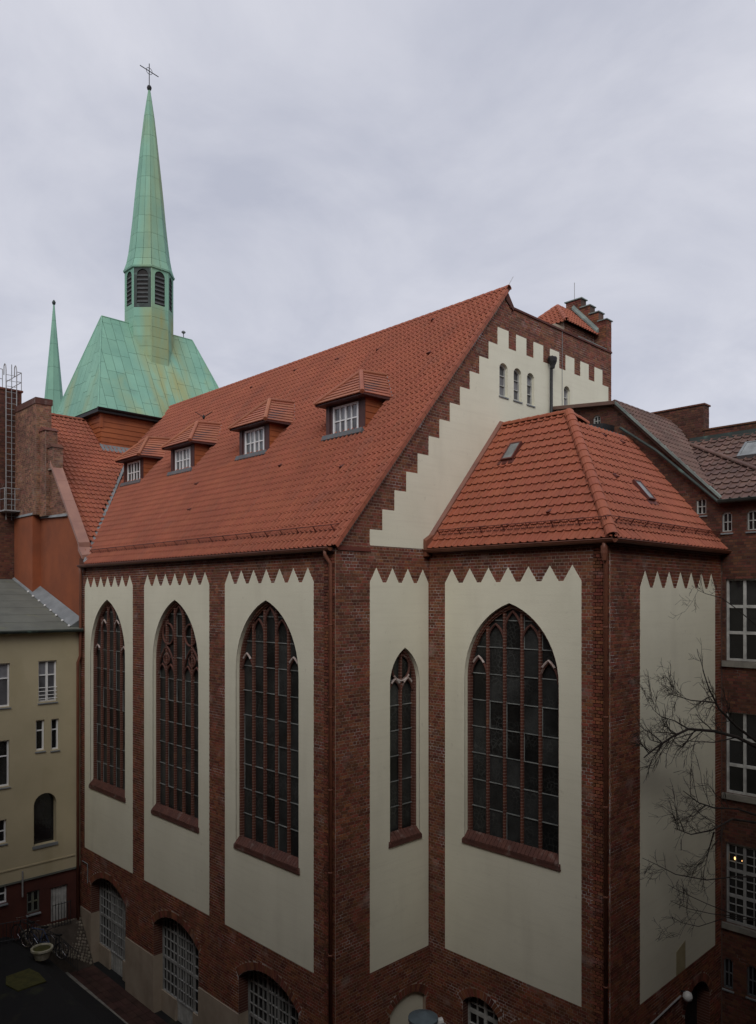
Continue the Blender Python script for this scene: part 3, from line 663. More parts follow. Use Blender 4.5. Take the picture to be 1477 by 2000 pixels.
MB().hexa([PY(8.25, 27.1, -.4), PY(8.72, 26.8, -.4), PY(8.72, 26.8, .06), PY(8.25, 27.1, .06), PY(8.25, 27.52, -.4), PY(8.72, 26.97, -.4), PY(8.72, 26.97, .06), PY(8.25, 27.52, .06)]).build('raking_coping', 'brick_dark', nave)
MB().pbox(PY, .05, 1.38, 17.60, 17.72, 0.0, .04).build('corbel_course', 'brick', nave)
# hopper and dark downpipe of the upper block, lightning wire
hp = MB().lathe((11.09, -.2), [(.08, 25.16), (.10, 25.27), (.165, 25.42), (.18, 25.56), (.15, 25.6)], 8).build('rain_hopper', 'iron', nave)
MB().tube([(11.09, -.05, 25.55), (11.09, -.2, 25.55)], .12, 8).build('spout', 'iron', hp)
pipe([(11.09, -.14, 25.2), (11.09, -.14, 20.0)], .06, nave, 'iron')
MB().tube([(12.05, -.03, 26.95), (12.05, -.03, 21)], .012, 5).build('lightning_wire', 'zinc', nave)
# roof
ex, ez, rx, rz = -.12, 17.72, 8.29, 27.54
sl = math.hypot(rx-ex, rz-ez); U_ = ((rx-ex)/sl, 0, (rz-ez)/sl)
RN = Pl((ex, 0, ez), (0, 1, 0), U_, (-U_[2], 0, U_[0]))
TS = .932; TZ = lambda y: 18.+(y-16.93)*TS                         # transept slope
def nave_v(z): return (z-ez)/(rz-ez)*sl
vy0 = 16.93+(ez+.1-18)/TS
valley_top = (16.93+(25.6-18)/TS, nave_v(25.6))
npoly = [(-.13, 0), (vy0, 0), (vy0+.15, .2), valley_top, (25.3, sl), (-.13, sl)]
roof = MB().prism(RN, npoly, -.12, -.02).build('roof', 'underlay', nave)
DORM = [3.55, 9.1, 14.75, 19.55]
dv0 = nave_v(22.0); 
TL = Tiles('tile').field(RN, npoly, .22, .345, roll=.075, avoid=[(y-1.0, y+1.0, nave_v(22.0), nave_v(23.4)) for y in DORM])
TL.finish(roof)
caps(RN(-.15, sl, -.03), RN(24.5, sl, -.03), .13, .38, 'tile', roof)
# verge tiles along the gable
vt = MB().hexa([(-.11, -.012, -.10), (.03, -.012, -.10), (.03, .36, -.10), (-.11, .36, -.10), (-.11, -.012, .055), (.03, -.012, .055), (.03, .36, .04), (-.11, .36, .04)])
for i in range(int(sl/.345)):
    m2 = MB(); Q = lambda u, v, o: RN(-.15+u, i*.345+v, o)
    m2.hexa([Q(-.025, -.01, -.09), Q(.02, -.01, -.09), Q(.02, .35, -.09), Q(-.025, .35, -.09), Q(-.025, -.01, .045), Q(.02, -.01, .045), Q(.02, .35, .035), Q(-.025, .35, .035)])
    m2.build('verge_tile', 'tile', roof)
guard(RN, .3, 16.7, .62, nave)
gutter((-.20, 17.2, 17.66), (-.20, .0, 17.66), .10, nave, 'pipe')
MB().box((-.10, .02, 17.55), (0.0, 17.3, 17.68)).build('eaves_board', 'wood_brown', nave)
pipe([(-.20, .22, 17.6), (-.20, .22, 17.45), (-.065, .14, 17.2), (-.065, .14, 0)], .06, nave, 'pipe', (-.065, .14, 1.0, 17, 2.4))
pipe([(-.2, 17.1, 17.6), (-.12, 17.2, 17.2), (-.12, 17.25, 14.6), (-.12, 17.25, 13.6), (-.2, 17.32, 13.3), (-.2, 17.32, 0)], .065, nave, 'pipe')
# small vent tiles / hooks scattered over the roof
for u, v in [(2.2, 3.6), (6.2, 4.4), (12., 4.3), (5.5, 11.2), (8.3, 11.6), (11.5, 11.9), (14.8, 11.7), (1.8, 9.6), (3.1, 12.2), (17.2, 8.6), (10.7, 2.6)]:
    MB().hexa([RN(u-.07, v, .03), RN(u+.07, v, .03), RN(u+.05, v+.2, .03), RN(u-.05, v+.2, .03), RN(u-.07, v, .13), RN(u+.07, v, .13), RN(u+.03, v+.2, .06), RN(u-.03, v+.2, .06)]).build('vent_tile', 'guard_red', roof)
# valley flashing towards the transept
va_, vb_ = RN(vy0-.05, -.05, .02), RN(valley_top[0], valley_top[1], .02)
m2 = MB(); d_ = (vb_-va_).normalized(); s_ = Vector((.06, -.04, 0)); s2 = Vector((-.05, .05, .0))
m2.poly([va_+s_+Vector((0, 0, .13)), va_+Vector((0, 0, .09)), vb_+Vector((0, 0, .09)), vb_+s_+Vector((0, 0, .13))]); m2.poly([va_+Vector((0, 0, .09)), va_+s2+Vector((0, 0, .13)), vb_+s2+Vector((0, 0, .13)), vb_+Vector((0, 0, .09))])
m2.build('valley_flashing', 'zinc', nave)
# dormers
def dormer(yc, g='glass_curtain'):
    P = WX(3.57); mb = MB(); z0, z1 = 21.9, 23.3
    for u0, u1 in ((yc-1.03, yc-.84), (yc-.83, yc-.68), (yc+.68, yc+.83), (yc+.84, yc+1.03)): mb.pbox(P, u0, u1, z0, z1, -.15, .0 if abs(u0-yc) > .8 and abs(u1-yc) > .83 else -.03)
    mb.pbox(P, yc-.68, yc+.68, 23.11, z1, -.15, -.035); mb.pbox(P, yc-1.03, yc+1.03, z0-.1, z0+.10, -.2, .02); mb.pbox(P, yc-1.0, yc+1.0, z0, z1-.02, -.6, -.16)
    dm = mb.build('dormer', 'wood_brown', nave)
    casement(dm, P, yc-.67, yc+.67, 22.02, 23.10, -.07, 4, 2, 'white_paint', g, .075, .045, sill=None, name='window_frame', d=.05)
    for ch in list(dm.children):
        for gch in list(ch.children): gch.parent = dm
    vf = nave_v(21.98); MB().hexa([RN(yc-1.06, vf-.16, .02), RN(yc+1.06, vf-.16, .02), RN(yc+1.06, vf+.02, .02), RN(yc-1.06, vf+.02, .02), RN(yc-1.06, vf-.16, .10), RN(yc+1.06, vf-.16, .10), RN(yc+1.06, vf+.02, .16), RN(yc-1.06, vf+.02, .16)]).build('flashing', 'zinc_dull', dm)
    zr = lambda x: ez+(x-ex)*(rz-ez)/(rx-ex)
    for s in (-1, 1):
        y = yc+s*1.02
        for k in range(6):                                           # lapped cheek boards
            za, zb = 22.0+k*.225, 22.0+(k+1)*.225
            xa, xb = 3.6, ex+(za-ez)*(rx-ex)/(rz-ez)+.12; xc = ex+(zb-ez)*(rx-ex)/(rz-ez)+.12
            MB().hexa([(xa, y, za), (xb, y, za), (xb, y+s*.03, za), (xa, y+s*.03, za), (xa, y, zb), (xc, y, zb), (xc, y+s*.012, zb), (xa, y+s*.012, zb)]).build('cheek_board', 'cheek', dm)
    # hipped roof: eave z 23.3 (x 3.28, yc-1.38..yc+1.38), apex (4.36, yc, 24.38), ridge back to the main roof
    E0 = 23.26; A_ = Vector((4.36, yc, 24.40)); Bk = Vector((5.72, yc, 24.52)); ey = 1.28; xf = 3.26; xb = 4.72
    FR, FL = Vector((xf, yc-ey, E0)), Vector((xf, yc+ey, E0)); BR, BL_ = Vector((xb, yc-ey, E0+.02)), Vector((xb, yc+ey, E0+.02))
    mb = MB(); mb.poly([FL, FR, A_]); mb.poly([FR, BR, Bk, A_]); mb.poly([BL_, FL, A_, Bk])
    dn = Vector((0, 0, -.09)); mb.poly([FL+dn, FR+dn, FR, FL]); mb.poly([FR+dn, BR+dn, BR, FR]); mb.poly([FL, FL+dn, BL_+dn, BL_]); mb.poly([FL+dn, BL_+dn, BR+dn, FR+dn])
    mb.build('dormer_roof', 'wood_brown', dm)
    mt = MB()                                                        # lapped rows of flat tiles on the three faces
    def rows(a, b, c_, d__, n):
        nrm = (b-a).cross(c_-a).normalized(); nrm = nrm if nrm.z > 0 else -nrm
        for k in range(n):
            t0, t1 = k/n, min(1, (k+1.12)/n); p0, p1 = a.lerp(d__, t0), b.lerp(c_, t0); q0, q1 = a.lerp(d__, t1), b.lerp(c_, t1)
            mt.hexa([p0+nrm*.005, p1+nrm*.005, q1+nrm*.003, q0+nrm*.003, p0+nrm*.042, p1+nrm*.042, q1+nrm*.010, q0+nrm*.010])
    lip = Vector((-.05, 0, -.04))
    rows(FL+lip, FR+lip, A_, A_, 8); rows(FR+lip, BR, Bk, A_, 8); rows(BL_, FL+lip, A_, Bk, 8)
    t_ = mt.build('dormer_tiles', 'tile_dormer', dm); t_['kind'] = 'stuff'
    for (p, q) in ((FR+lip, A_), (FL+lip, A_), (A_, Bk)):
        p, q = p+Vector((0, 0, .03)), q+Vector((0, 0, .03)); n = 4
        cm = MB(); cm.tube([p, q], .085, 8); cm.build('hip_cap', 'tile_dormer', dm)
    MB().hexa([BR+Vector((-.07, 0, .06)), BR+Vector((.10, -.05, .09)), Bk+Vector((.14, 0, .06)), Bk+Vector((-.05, 0, .05)), BR+Vector((-.07, 0, .09)), BR+Vector((.10, -.05, .12)), Bk+Vector((.14, 0, .09)), Bk+Vector((-.05, 0, .08))]).build('flashing', 'zinc', dm)
    return dm
for yc, g in zip(DORM, ('glass_curtain', 'glass_pale', 'glass_pale', 'glass')): dormer(yc, g)

# upper block at the right end of the gable: stepped end gable and little tiled roof
PS = WX(GXM)
blk = MB().pbox(PX, .3, 4.2, 18, 26.5, -15.9, -8.2).build('upper_block', 'mortar', nave)
stp = [(-.005, 26.98), (3.2, 26.98), (3.2, 28.28), (2.85, 28.28), (2.85, 28.71), (2.42, 28.71), (2.42, 29.11), (2.0, 29.11), (2.0, 29.54), (1.23, 29.54), (1.23, 29.11), (.79, 29.11), (.79, 28.71), (.37, 28.71), (.37, 28.28), (-.005, 28.28)]
P16 = Pl((GXM-.42, 0, 0), (0, 1, 0), (0, 0, 1), (-1, 0, 0))
sg = MB().prism(P16, stp, -.42, 0, back=True).build('stepped_gable', 'mortar_dark', nave)
B2 = Bricks('brick'); B2.field(P16, [[(u, v) for u, v in stp]]); PYf = WY(-.005); B2.field(PYf, [rect(GXM-.42, GXM, 26.98, 28.28)]); B2.field(WY(.6), [rect(13.2, 15.6, 26.95, 27.7)]); B2.finish(sg, 40)
MB().box((13.2, .6, 26.5), (15.64, 2.8, 27.72)).build('roof_block_wall', 'mortar', nave)
MB().box((12.55, .62, 26.5), (13.2, .9, 27.5)).build('roof_block_wall', 'plaster_base', nave)
for a, b, z in ((-.06, .42, 28.28), (.33, .84, 28.71), (.75, 1.28, 29.11), (1.17, 2.06, 29.54), (1.95, 2.5, 29.11), (2.4, 2.9, 28.71), (2.8, 3.26, 28.28)):
    MB().pbox(P16, a, b, z+.002, z+.045, -.47, .06).build('step_coping', 'zinc_green', nave)
rA = Vector((14.37, 1.65, 28.97)); rB = Vector((15.63, 1.65, 28.97)); e0, e1 = Vector((13.06, .4, 27.68)), Vector((15.63, .4, 27.68)); e2, e3 = Vector((13.06, 2.9, 27.68)), Vector((15.63, 2.9, 27.68))
m2 = MB(); m2.poly([e0, e1, rB, rA]); m2.poly([e2, e0, rA]); m2.poly([e3, e2, rA, rB]); rr = m2.build('small_roof', 'underlay', nave)
v_ = (rA-Vector((14.37, .4, 27.68))); Ls = v_.length; v_.normalize()
Pa = Pl((0, .4, 27.68), (1, 0, 0), v_, (0, -v_.z, v_.y)); v2 = Vector((1.31, 0, 1.29)); L2 = v2.length; v2.normalize()
Pb = Pl((13.06, 0, 27.68), (0, 1, 0), v2, (-v2.z, 0, v2.x))
Tiles('tile').field(Pa, [(13.06, 0), (15.6, 0), (15.6, Ls), (14.37, Ls)], .2, .33).field(Pb, [(.4, 0), (2.9, 0), (1.65, L2)], .2, .33).finish(rr, 40)
caps(e0+Vector((0, 0, .05)), rA, .11, .3, 'tile', rr); caps(rA, rB, .1, .3, 'tile', rr); caps(e2+Vector((0, 0, .05)), rA, .11, .3, 'tile', rr)
MB().hexa([(15.45, .36, 27.75), (15.63, .36, 27.80), (15.63, 1.6, 29.15), (15.45, 1.6, 29.1), (15.45, .36, 27.85), (15.63, .36, 28.0), (15.63, 1.6, 29.35), (15.45, 1.6, 29.2)]).build('flashing', 'zinc_green', nave)
MB().pbox(PY, 13.3, GXM-.43, 26.965, 27.0, -.55, .03).build('flashing', 'zinc_green', nave)
MB().tube([(15.85, 1.7, 29.55), (15.85, 1.7, 30.45)], .014, 5).build('lightning_rod', 'steel', nave)
MB().tube([(8.3, -.1, 27.6), (8.55, -.15, 28.0)], .010, 4).build('lightning_rod', 'steel', nave)
# ================================================================ choir annex
ann = thing('choir_annex', 'projecting brick choir annex with hipped orange roof, two skylights and one wide pointed window', 'church annex', (4.07, -6.45, 0))
ann.location = (0, 0, 0)
XA, YA, XR = 4.07, -6.45, 11.5
AX, AY = WX(XA), WY(YA)
AW = (-4.89, -1.5); AVS, AVA, AVB = 13.75, 16.05, 8.68
GA = [(-2.78, -1.42, 3.55, 3.88), (-5.2, -3.4, 3.4, 3.75)]
awall = MB().prism(AX, [(YA+.02, -.2), (-.01, -.2), (-.01, 17.75), (YA+.02, 17.75)], -.5, 0, [garch(AW[0]-.02, AW[1]+.02, AVS, AVA+.03, AVB-.12, 12)]+[sarch(a, b, s, t, -.15) for a, b, s, t in GA]).build('wall', 'mortar', ann)
RA = [(5.3, 7.3, 3.3, 3.9), (8.7, 10.6, 3.3, 3.95)]
bwall = MB().prism(AY, [(XA, -.2), (XR+.3, -.2), (XR+.3, 17.75), (XA, 17.75)], -.5, 0, [sarch(a, b, s, t, -.15) for a, b, s, t in RA]).build('wall', 'mortar', ann)
BA = Bricks('brick')
ap, bp_ = (-5.6, -.7), (5.75, 11.0)
loops = [rect(YA, -.0, 0, 17.7), teeth(*ap, 4.97, 16.68, 17.12, 7, .03)]+[[(a, -1), (b, -1), (b, s-.12)]+arch_outer(a, b, s, t, .27)+[(a, s-.12)] for a, b, s, t in GA]
BA.field(AX, loops)
loops = [rect(XA, XR+.25, 0, 17.7), teeth(*bp_, 4.73, 16.50, 16.98, 7, .03)]+[[(a, -1), (b, -1), (b, s-.12)]+arch_outer(a, b, s, t, .27)+[(a, s-.12)] for a, b, s, t in RA]
BA.field(AY, loops, phase=.05); BA.finish(awall)
MB().prism(AX, teeth(*ap, 4.97, 16.68, 17.12, 7), -.006, .014, [garch(*AW, AVS, AVA, AVB-.1, 12)]).build('plaster_panel', 'plaster', ann)
MB().prism(AY, teeth(*bp_, 4.73, 16.50, 16.98, 7), -.006, .014, [rect(8.38, 8.47, 8.45, 8.8)]).build('plaster_panel', 'plaster', ann)
MB().pbox(AY, 8.38, 8.47, 8.45, 8.8, .0, .003).build('vent_slot', 'interior', ann)
MB().prism(AY, [(8.06, 4.74), (8.71, 4.74), (8.71, 5.62), (8.06, 5.45)], .012, .02).build('patch', 'ochre', ann)
c, h = lights_of(*AW)
H = [(c[0], h, 13.75, 14.35), (c[4], h, 13.75, 14.35), (c[1], h, 14.85, 15.4), (c[3], h, 14.85, 15.4), (c[2], h, 15.15, 15.8)]
gothic(ann, AX, *AW, AVS, AVA, AVB, 5, H, [], H[:2])
MB().pbox(AX, -4.4, -4.36, 13.0, 13.08, -.42, -.405).build('glass_fragment', 'cheek', ann)
for (a, b, s, t) in GA:
    voussoirs(AX, a, b, s, t, awall, 'brick', .25, int((b-a)/.095))
    MB().strip(AX, sarch(a+.006, b-.006, s, t-.006, -.1), .005, -.49).build('reveal', 'mould', ann)
a, b, s, t = GA[0]
gridwin(ann, AX, sarch(a-.01, b+.01, s, t+.01, -.1), sarch(a+.06, b-.06, s-.02, t-.06, 0), [a+.36, a+.68, a+1.0], [1.2, 2.2, 2.8, 3.2, 3.45], [.03, .11, .03], [.03, .03, .03, .12, .03], -.32)
a, b, s, t = GA[1]; MB().prism(AX, sarch(a-.01, b+.01, s, t+.01, -.1), -.5, -.4).build('door_leaf', 'iron', ann)
for (a, b, s, t) in RA:
    voussoirs(AY, a, b, s, t, bwall, 'brick', .25, int((b-a)/.095)); MB().strip(AY, sarch(a+.006, b-.006, s, t-.006, -.1), .005, -.49).build('reveal', 'mould', ann)
    MB().prism(AY, sarch(a-.01, b+.01, s, t+.01, -.1), -.5, -.42).build('door_leaf', 'iron', ann)
# roof: west slope, south slope, hidden back
az = 17.82; rx2, rz2, ry2 = 8.02, 22.46, -2.80
v1 = Vector((rx2-3.92, 0, rz2-az)); L1 = v1.length; v1.normalize()
QW = Pl((3.92, 0, az), (0, 1, 0), v1, (-v1.z, 0, v1.x))
v2 = Vector((0, ry2+6.62, rz2-az)); L2 = v2.length; v2.normalize()
QS = Pl((0, -6.62, az), (1, 0, 0), v2, (0, -v2.z, v2.y))
wp = [(-6.62, 0), (-.02, 0), (-.02, L1), (ry2, L1)]
vtop = L2*(22.08-az)/(rz2-az); sp_ = [(3.92, 0), (11.95, 0), (11.62, vtop), (3.92+(8.02-3.92)*vtop/L2, vtop)]
m2 = MB(); m2.prism(QW, wp, -.1, -.02); m2.prism(QS, sp_, -.1, -.02)
m2.poly([(rx2, ry2, rz2-.03), (8.9, -3.05, 22.05), (11.6, -3.05, 22.05), (11.6, -.0, 22.3), (rx2, 0, rz2-.03)])
aroof = m2.build('roof', 'underlay', ann)
sk1 = (-1.57, -1.10, nave_v(0)*0+(20.80-az)/(rz2-az)*L1, (21.45-az)/(rz2-az)*L1)
sk2 = (8.22, 8.68, (19.24-az)/(rz2-az)*L2, (19.9-az)/(rz2-az)*L2)
TA = Tiles('tile_annex'); TA.field(QW, wp, .258, .375, avoid=[sk1], roll=.042); TA.field(QS, sp_, .258, .375, avoid=[sk2], roll=.042); TA.finish(aroof)
for Q, (u0, u1, v0, v1_) in ((QW, sk1), (QS, sk2)):
    f = MB().prism(Q, rect(u0, u1, v0, v1_), -.02, .14, [rect(u0+.05, u1-.05, v0+.06, v1_-.06)]).build('skylight', 'guard_red', ann)
    MB().pbox(Q, u0+.05, u1-.05, v0+.06, v1_-.06, .05, .125).build('pane', 'skylight_glass', f)
    MB().pbox(Q, u0-.1, u1+.1, v0-.16, v0-.0, .035, .06).build('apron', 'guard_red', f)
caps(QW(-6.62, 0, .03), Vector((rx2, ry2, rz2+.03)), .17, .40, 'tile_annex', aroof, 'hip_tile', flatten=.85)
caps((rx2, ry2, rz2+.0), (rx2, -.02, rz2+.0), .14, .38, 'tile_annex', aroof); caps((8.0, -2.75, rz2+.0), (8.78, -3.02, 22.16), .14, .4, 'tile_annex', aroof, 'hip_tile')
MB().hexa([(8.75, -3.12, 22.08), (11.62, -3.12, 22.08), (11.62, -2.85, 22.1), (8.75, -2.85, 22.1), (8.75, -3.12, 22.12), (11.62, -3.12, 22.12), (11.62, -2.85, 22.2), (8.75, -2.85, 22.2)]).build('flashing', 'zinc', ann)
MB().hexa([QS(11.58, vtop, .03), QS(11.75, vtop, .03), QS(12.02, .5, .03), QS(11.85, .5, .03), QS(11.58, vtop, .12), QS(11.75, vtop, .16), QS(12.02, .5, .16), QS(11.85, .5, .12)]).build('verge_flashing', 'copper_brown', ann)
MB().hexa([QW(-.13, 0, -.05), QW(-.0, 0, -.05), QW(-.0, L1+.05, -.05), QW(-.13, L1+.05, -.05), QW(-.13, 0, .12), QW(0, 0, .2), QW(0, L1+.05, .2), QW(-.13, L1+.05, .12)]).build('verge_flashing', 'pipe', ann)
MB().hexa([(3.78, -.14, 17.55), (4.06, -.14, 17.55), (4.06, -.015, 17.55), (3.78, -.015, 17.55), (3.78, -.14, 18.05), (4.3, -.14, 18.35), (4.3, -.015, 18.4), (3.78, -.015, 18.1)]).build('eaves_return', 'pipe', ann)
guard(QW, -6.3, -.35, .55, ann); guard(QS, 4.55, 11.4, .55, ann)
gutter((3.85, 0, 17.76), (3.85, -6.70, 17.76), .10, ann); gutter((3.85, -6.70, 17.76), (12.0, -6.70, 17.76), .10, ann)
MB().box((3.93, -6.6, 17.62), (4.05, -.02, 17.76)).build('eaves_board', 'wood_brown', ann); MB().box((3.95, -6.62, 17.62), (11.8, -6.47, 17.76)).build('eaves_board', 'wood_brown', ann)
MB().box((11.78, -6.72, 17.7), (12.04, -6.5, 18.0)).build('eaves_return', 'copper_brown', ann)
pipe([(3.86, -6.40, 17.7), (3.86, -6.40, 17.5), (4.0, -6.36, 17.2), (4.0, -6.36, 0)], .06, ann, 'pipe', (4.0, -6.36, 1., 17, 2.4))
MB().lathe((3.9, -6.38), [(.06, 17.2), (.10, 17.4), (.10, 17.6)], 10).build('rain_hopper', 'pipe', ann)
for u, v in [(-5.0, 2.6), (-3.3, 5.3), (-4.2, 1.1)]:
    MB().hexa([QW(u-.07, v, .03), QW(u+.07, v, .03), QW(u+.05, v+.2, .03), QW(u-.05, v+.2, .03), QW(u-.07, v, .12), QW(u+.07, v, .12), QW(u+.03, v+.2, .06), QW(u-.03, v+.2, .06)]).build('vent_tile', 'guard_red', aroof)
for u, v in [(9.2, 5.0), (10.4, 4.9), (7.3, 2.7)]:
    MB().hexa([QS(u-.07, v, .03), QS(u+.07, v, .03), QS(u+.05, v+.2, .03), QS(u-.05, v+.2, .03), QS(u-.07, v, .12), QS(u+.07, v, .12), QS(u+.03, v+.2, .06), QS(u-.03, v+.2, .06)]).build('vent_tile', 'guard_red', aroof)
# wall lamp with its cable, on the annex end wall
lamp = thing('wall_lamp', 'white globe wall lamp on the brick base of the annex end wall', 'lamp', (8.42, -6.5, 4.05))
MB().lathe((0, -.16), [(.03, -.15), (.12, -.10), (.155, 0), (.12, .10), (.05, .15)], 14).build('globe', 'globe', lamp, True)
MB().tube([(0, .03, .1), (0, -.1, .12)], .03, 8).build('bracket', 'iron', lamp)
tag(MB().tube([(8.25, -6.52, 4.08), (6.2, -6.52, 3.98), (5.0, -6.52, 3.92)], .028, 6).build('cable_conduit', 'steel'), 'pale conduit running along the brick base to the globe lamp', 'conduit')

# ================================================================ right brick building
rb_ = thing('brick_building', 'dark brick building with brown tiled roofs and large white windows beside the annex', 'building')
RX = WX(XR)
BW = [(-8.35, -6.62)]
bigs = [(14.12, 16.85), (9.72, 12.45), (5.4, 8.05)]
small = [(-6.82, -6.5, 18.41, 19.06), (-7.63, -7.3, 18.41, 19.06), (-5.97, -5.64, 19.05, 19.6), (-2.02, -1.72, 22.70, 23.10), (-6.85, -6.55, 3.2, 4.2), (-7.6, -7.3, 3.2, 4.2)]
wo = [(.0, -.2), (.0, 23.6), (-2.69, 23.33), (-6.45, 19.46), (-20, 19.46), (-20, -.2)]
hs_ = [sarch(a, b, v1_-.06, v1_, v0) for a, b, v0, v1_ in small]+[rect(-8.35-dd, -6.62-dd, v0, v1_) for v0, v1_ in bigs for dd in (0, 3., 6.)]
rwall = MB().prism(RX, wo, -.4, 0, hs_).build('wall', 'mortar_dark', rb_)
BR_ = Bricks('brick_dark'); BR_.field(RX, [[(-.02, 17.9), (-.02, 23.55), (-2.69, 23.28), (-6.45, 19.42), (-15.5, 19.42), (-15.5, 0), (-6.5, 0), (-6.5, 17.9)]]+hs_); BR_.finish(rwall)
for (a, b, v0, v1_) in small:
    casement(rb_, RX, a, b, v0, v1_, -.10, 2, 2, 'white_worn' if v0 > 5 else 'zinc_dull', 'glass', .04, .03, .06, 'zinc', mid=False)
for v0, v1_ in bigs:
    g = 'glass'; hgt = v1_-v0
    vs = [v0+.06+(hgt-.12)/3, v0+.06+(hgt-.12)*2/3]; us = [-7.76, -7.19]; wu = [.09, .09]; wv = [.10, .10]
    if v0 < 6:
        us = [-8.05, -7.76, -7.48, -7.19, -6.91]; wu = [.025, .09, .025, .09, .025]; st_ = (hgt-.12)/9
        vs = [v0+.06+st_*k for k in range(1, 9)]; wv = [.10 if k in (3, 6) else .022 for k in range(1, 9)]
    for dd in (0, 3., 6.): gridwin(rb_, RX, rect(-8.36-dd, -6.61-dd, v0-.01, v1_+.01), rect(-8.28-dd, -6.69-dd, v0+.07, v1_-.07), [u-dd for u in us], vs, wu, wv, -.14, 'white_dim' if v0 < 6 else 'white_worn', g)
    for dd in (0, 3., 6.): MB().pbox(RX, -8.45-dd, -6.52-dd, v0-.2, v0-.01, -.1, .10).build('sill', 'kerb', rb_)
MB().lathe((XR+.10, -6.88), [(.01, 7.50), (.03, 7.53), (.035, 7.56), (.02, 7.60)], 8).build('window_lamp', 'lit_bulb', rb_)
MB().lathe((XR+.10, -7.10), [(.006, 7.50), (.012, 7.52), (.008, 7.54)], 8).build('window_lamp', 'lit_bulb', rb_)
# cross-gable roof and wing roof
cs = 1.02; cl = math.hypot(1, cs); CV = Vector((0, 1, cs)).normalized()
QC = Pl((0, -6.55, 19.46), (1, 0, 0), CV, (0, -CV.z, CV.y)); Lc = (23.45-19.46)/cs*cl
ws = .75; WV = Vector((1, 0, ws)).normalized(); QG = Pl((11.32, 0, 19.46), (0, 1, 0), WV, (-WV.z, 0, WV.x)); Lw = (22.3-19.46)/ws*math.hypot(1, ws)
def valleyx(z): return 11.32+(z-19.46)/ws
m2 = MB(); cpoly = [(11.35, 0), (valleyx(19.5), 0), (valleyx(22.25), (22.25-19.46)/cs*cl), (17.0, Lc), (11.35, Lc)]
gpoly = [(-20, 0), (-6.5, 0), (-6.55+(22.3-19.46)/cs, Lw), (-20, Lw)]
m2.prism(QC, cpoly, -.1, -.02); m2.prism(QG, gpoly, -.1, -.02)
m2.poly([(11.4, -2.64, 23.4), (17, -2.64, 23.4), (17, .0, 23.55), (11.4, 0, 23.55)])
rr2 = m2.build('roof', 'underlay', rb_)
Tiles('tile_brown').field(QC, cpoly, .24, .37).field(QG, [(-12, 0), (-6.5, 0), (-6.55+(22.3-19.46)/cs, Lw), (-12, Lw)], .30, .37, roll=.055).finish(rr2)
caps((11.4, -2.64, 23.44), (16.8, -2.64, 23.44), .12, .4, 'tile_brown', rr2)
caps(QG(-3.95, Lw*.95, .06), QG(-7.3, Lw*.36, .06), .09, .42, 'tile_brown', rr2, 'hip_tile')
caps(QG(-3.9, Lw, .02), QG(-12, Lw, .02), .10, .4, 'tile_brown', rr2)
MB().hexa([(11.32, -6.6, 19.40), (11.5, -6.6, 19.40), (11.5, -2.69, 23.36), (11.32, -2.69, 23.36), (11.32, -6.6, 19.50), (11.5, -6.6, 19.50), (11.5, -2.69, 23.48), (11.32, -2.69, 23.48)]).build('verge_board', 'zinc_green', rb_)
MB().hexa([(11.25, -2.7, 23.34), (11.5, -2.7, 23.34), (11.5, 0, 23.6), (11.25, 0, 23.6), (11.25, -2.7, 23.47), (11.5, -2.7, 23.47), (11.5, 0, 23.73), (11.25, 0, 23.73)]).build('verge_board', 'tile_brown', rb_)
gutter((11.2, -6.5, 19.44), (11.2, -14, 19.44), .11, rb_, 'copper_dark')
MB().tube([(11.34, -2.9, 22.45), (11.34, -4.3, 21.4), (11.34, -6.5, 19.35)], .05, 8).build('cable_duct', 'copper_dark', rb_)
MB().hexa([(10.6, -2.6, 22.35), (11.48, -2.6, 22.35), (11.48, -1.5, 22.35), (10.6, -1.5, 22.35), (10.6, -2.6, 22.55), (11.48, -2.6, 22.6), (11.48, -1.5, 22.7), (10.6, -1.5, 22.65)]).build('roof_hatch', 'iron', rb_)
for (y0, y1, z0, z1, x0) in ((-4.05, -1.4, 21.5, 23.92, 16.0), (-14., -4.06, 21.5, 22.88, 16.0)):
    pw = MB().box((x0, y0, z0), (x0+.5, y1, z1)).build('parapet', 'mortar_dark', rb_)
    bq = Bricks('brick_dark').field(WX(x0), [rect(max(y0, -9), y1, z0, z1)]).field(WY(y0), [rect(x0, x0+.5, z0, z1)]); bq.finish(pw, 60)
    MB().box((x0-.05, y0-.05, z1), (x0+.55, y1+.05, z1+.06)).build('parapet_coping', 'brick_dark', rb_)
MB().box((15.0, -12, 22.0), (16.0, -3.9, 22.45)).build('flat_roof', 'copper_dark', rb_)
f = MB().prism(QG, rect(-7.3, -6.25, Lw*.58, Lw*.80), 0, .16, [rect(-7.22, -6.33, Lw*.58+.08, Lw*.80-.06)]).build('skylight', 'zinc', rb_)
MB().pbox(QG, -7.22, -6.33, Lw*.58+.08, Lw*.80-.06, .06, .14).build('pane', 'skylight_glass', f)

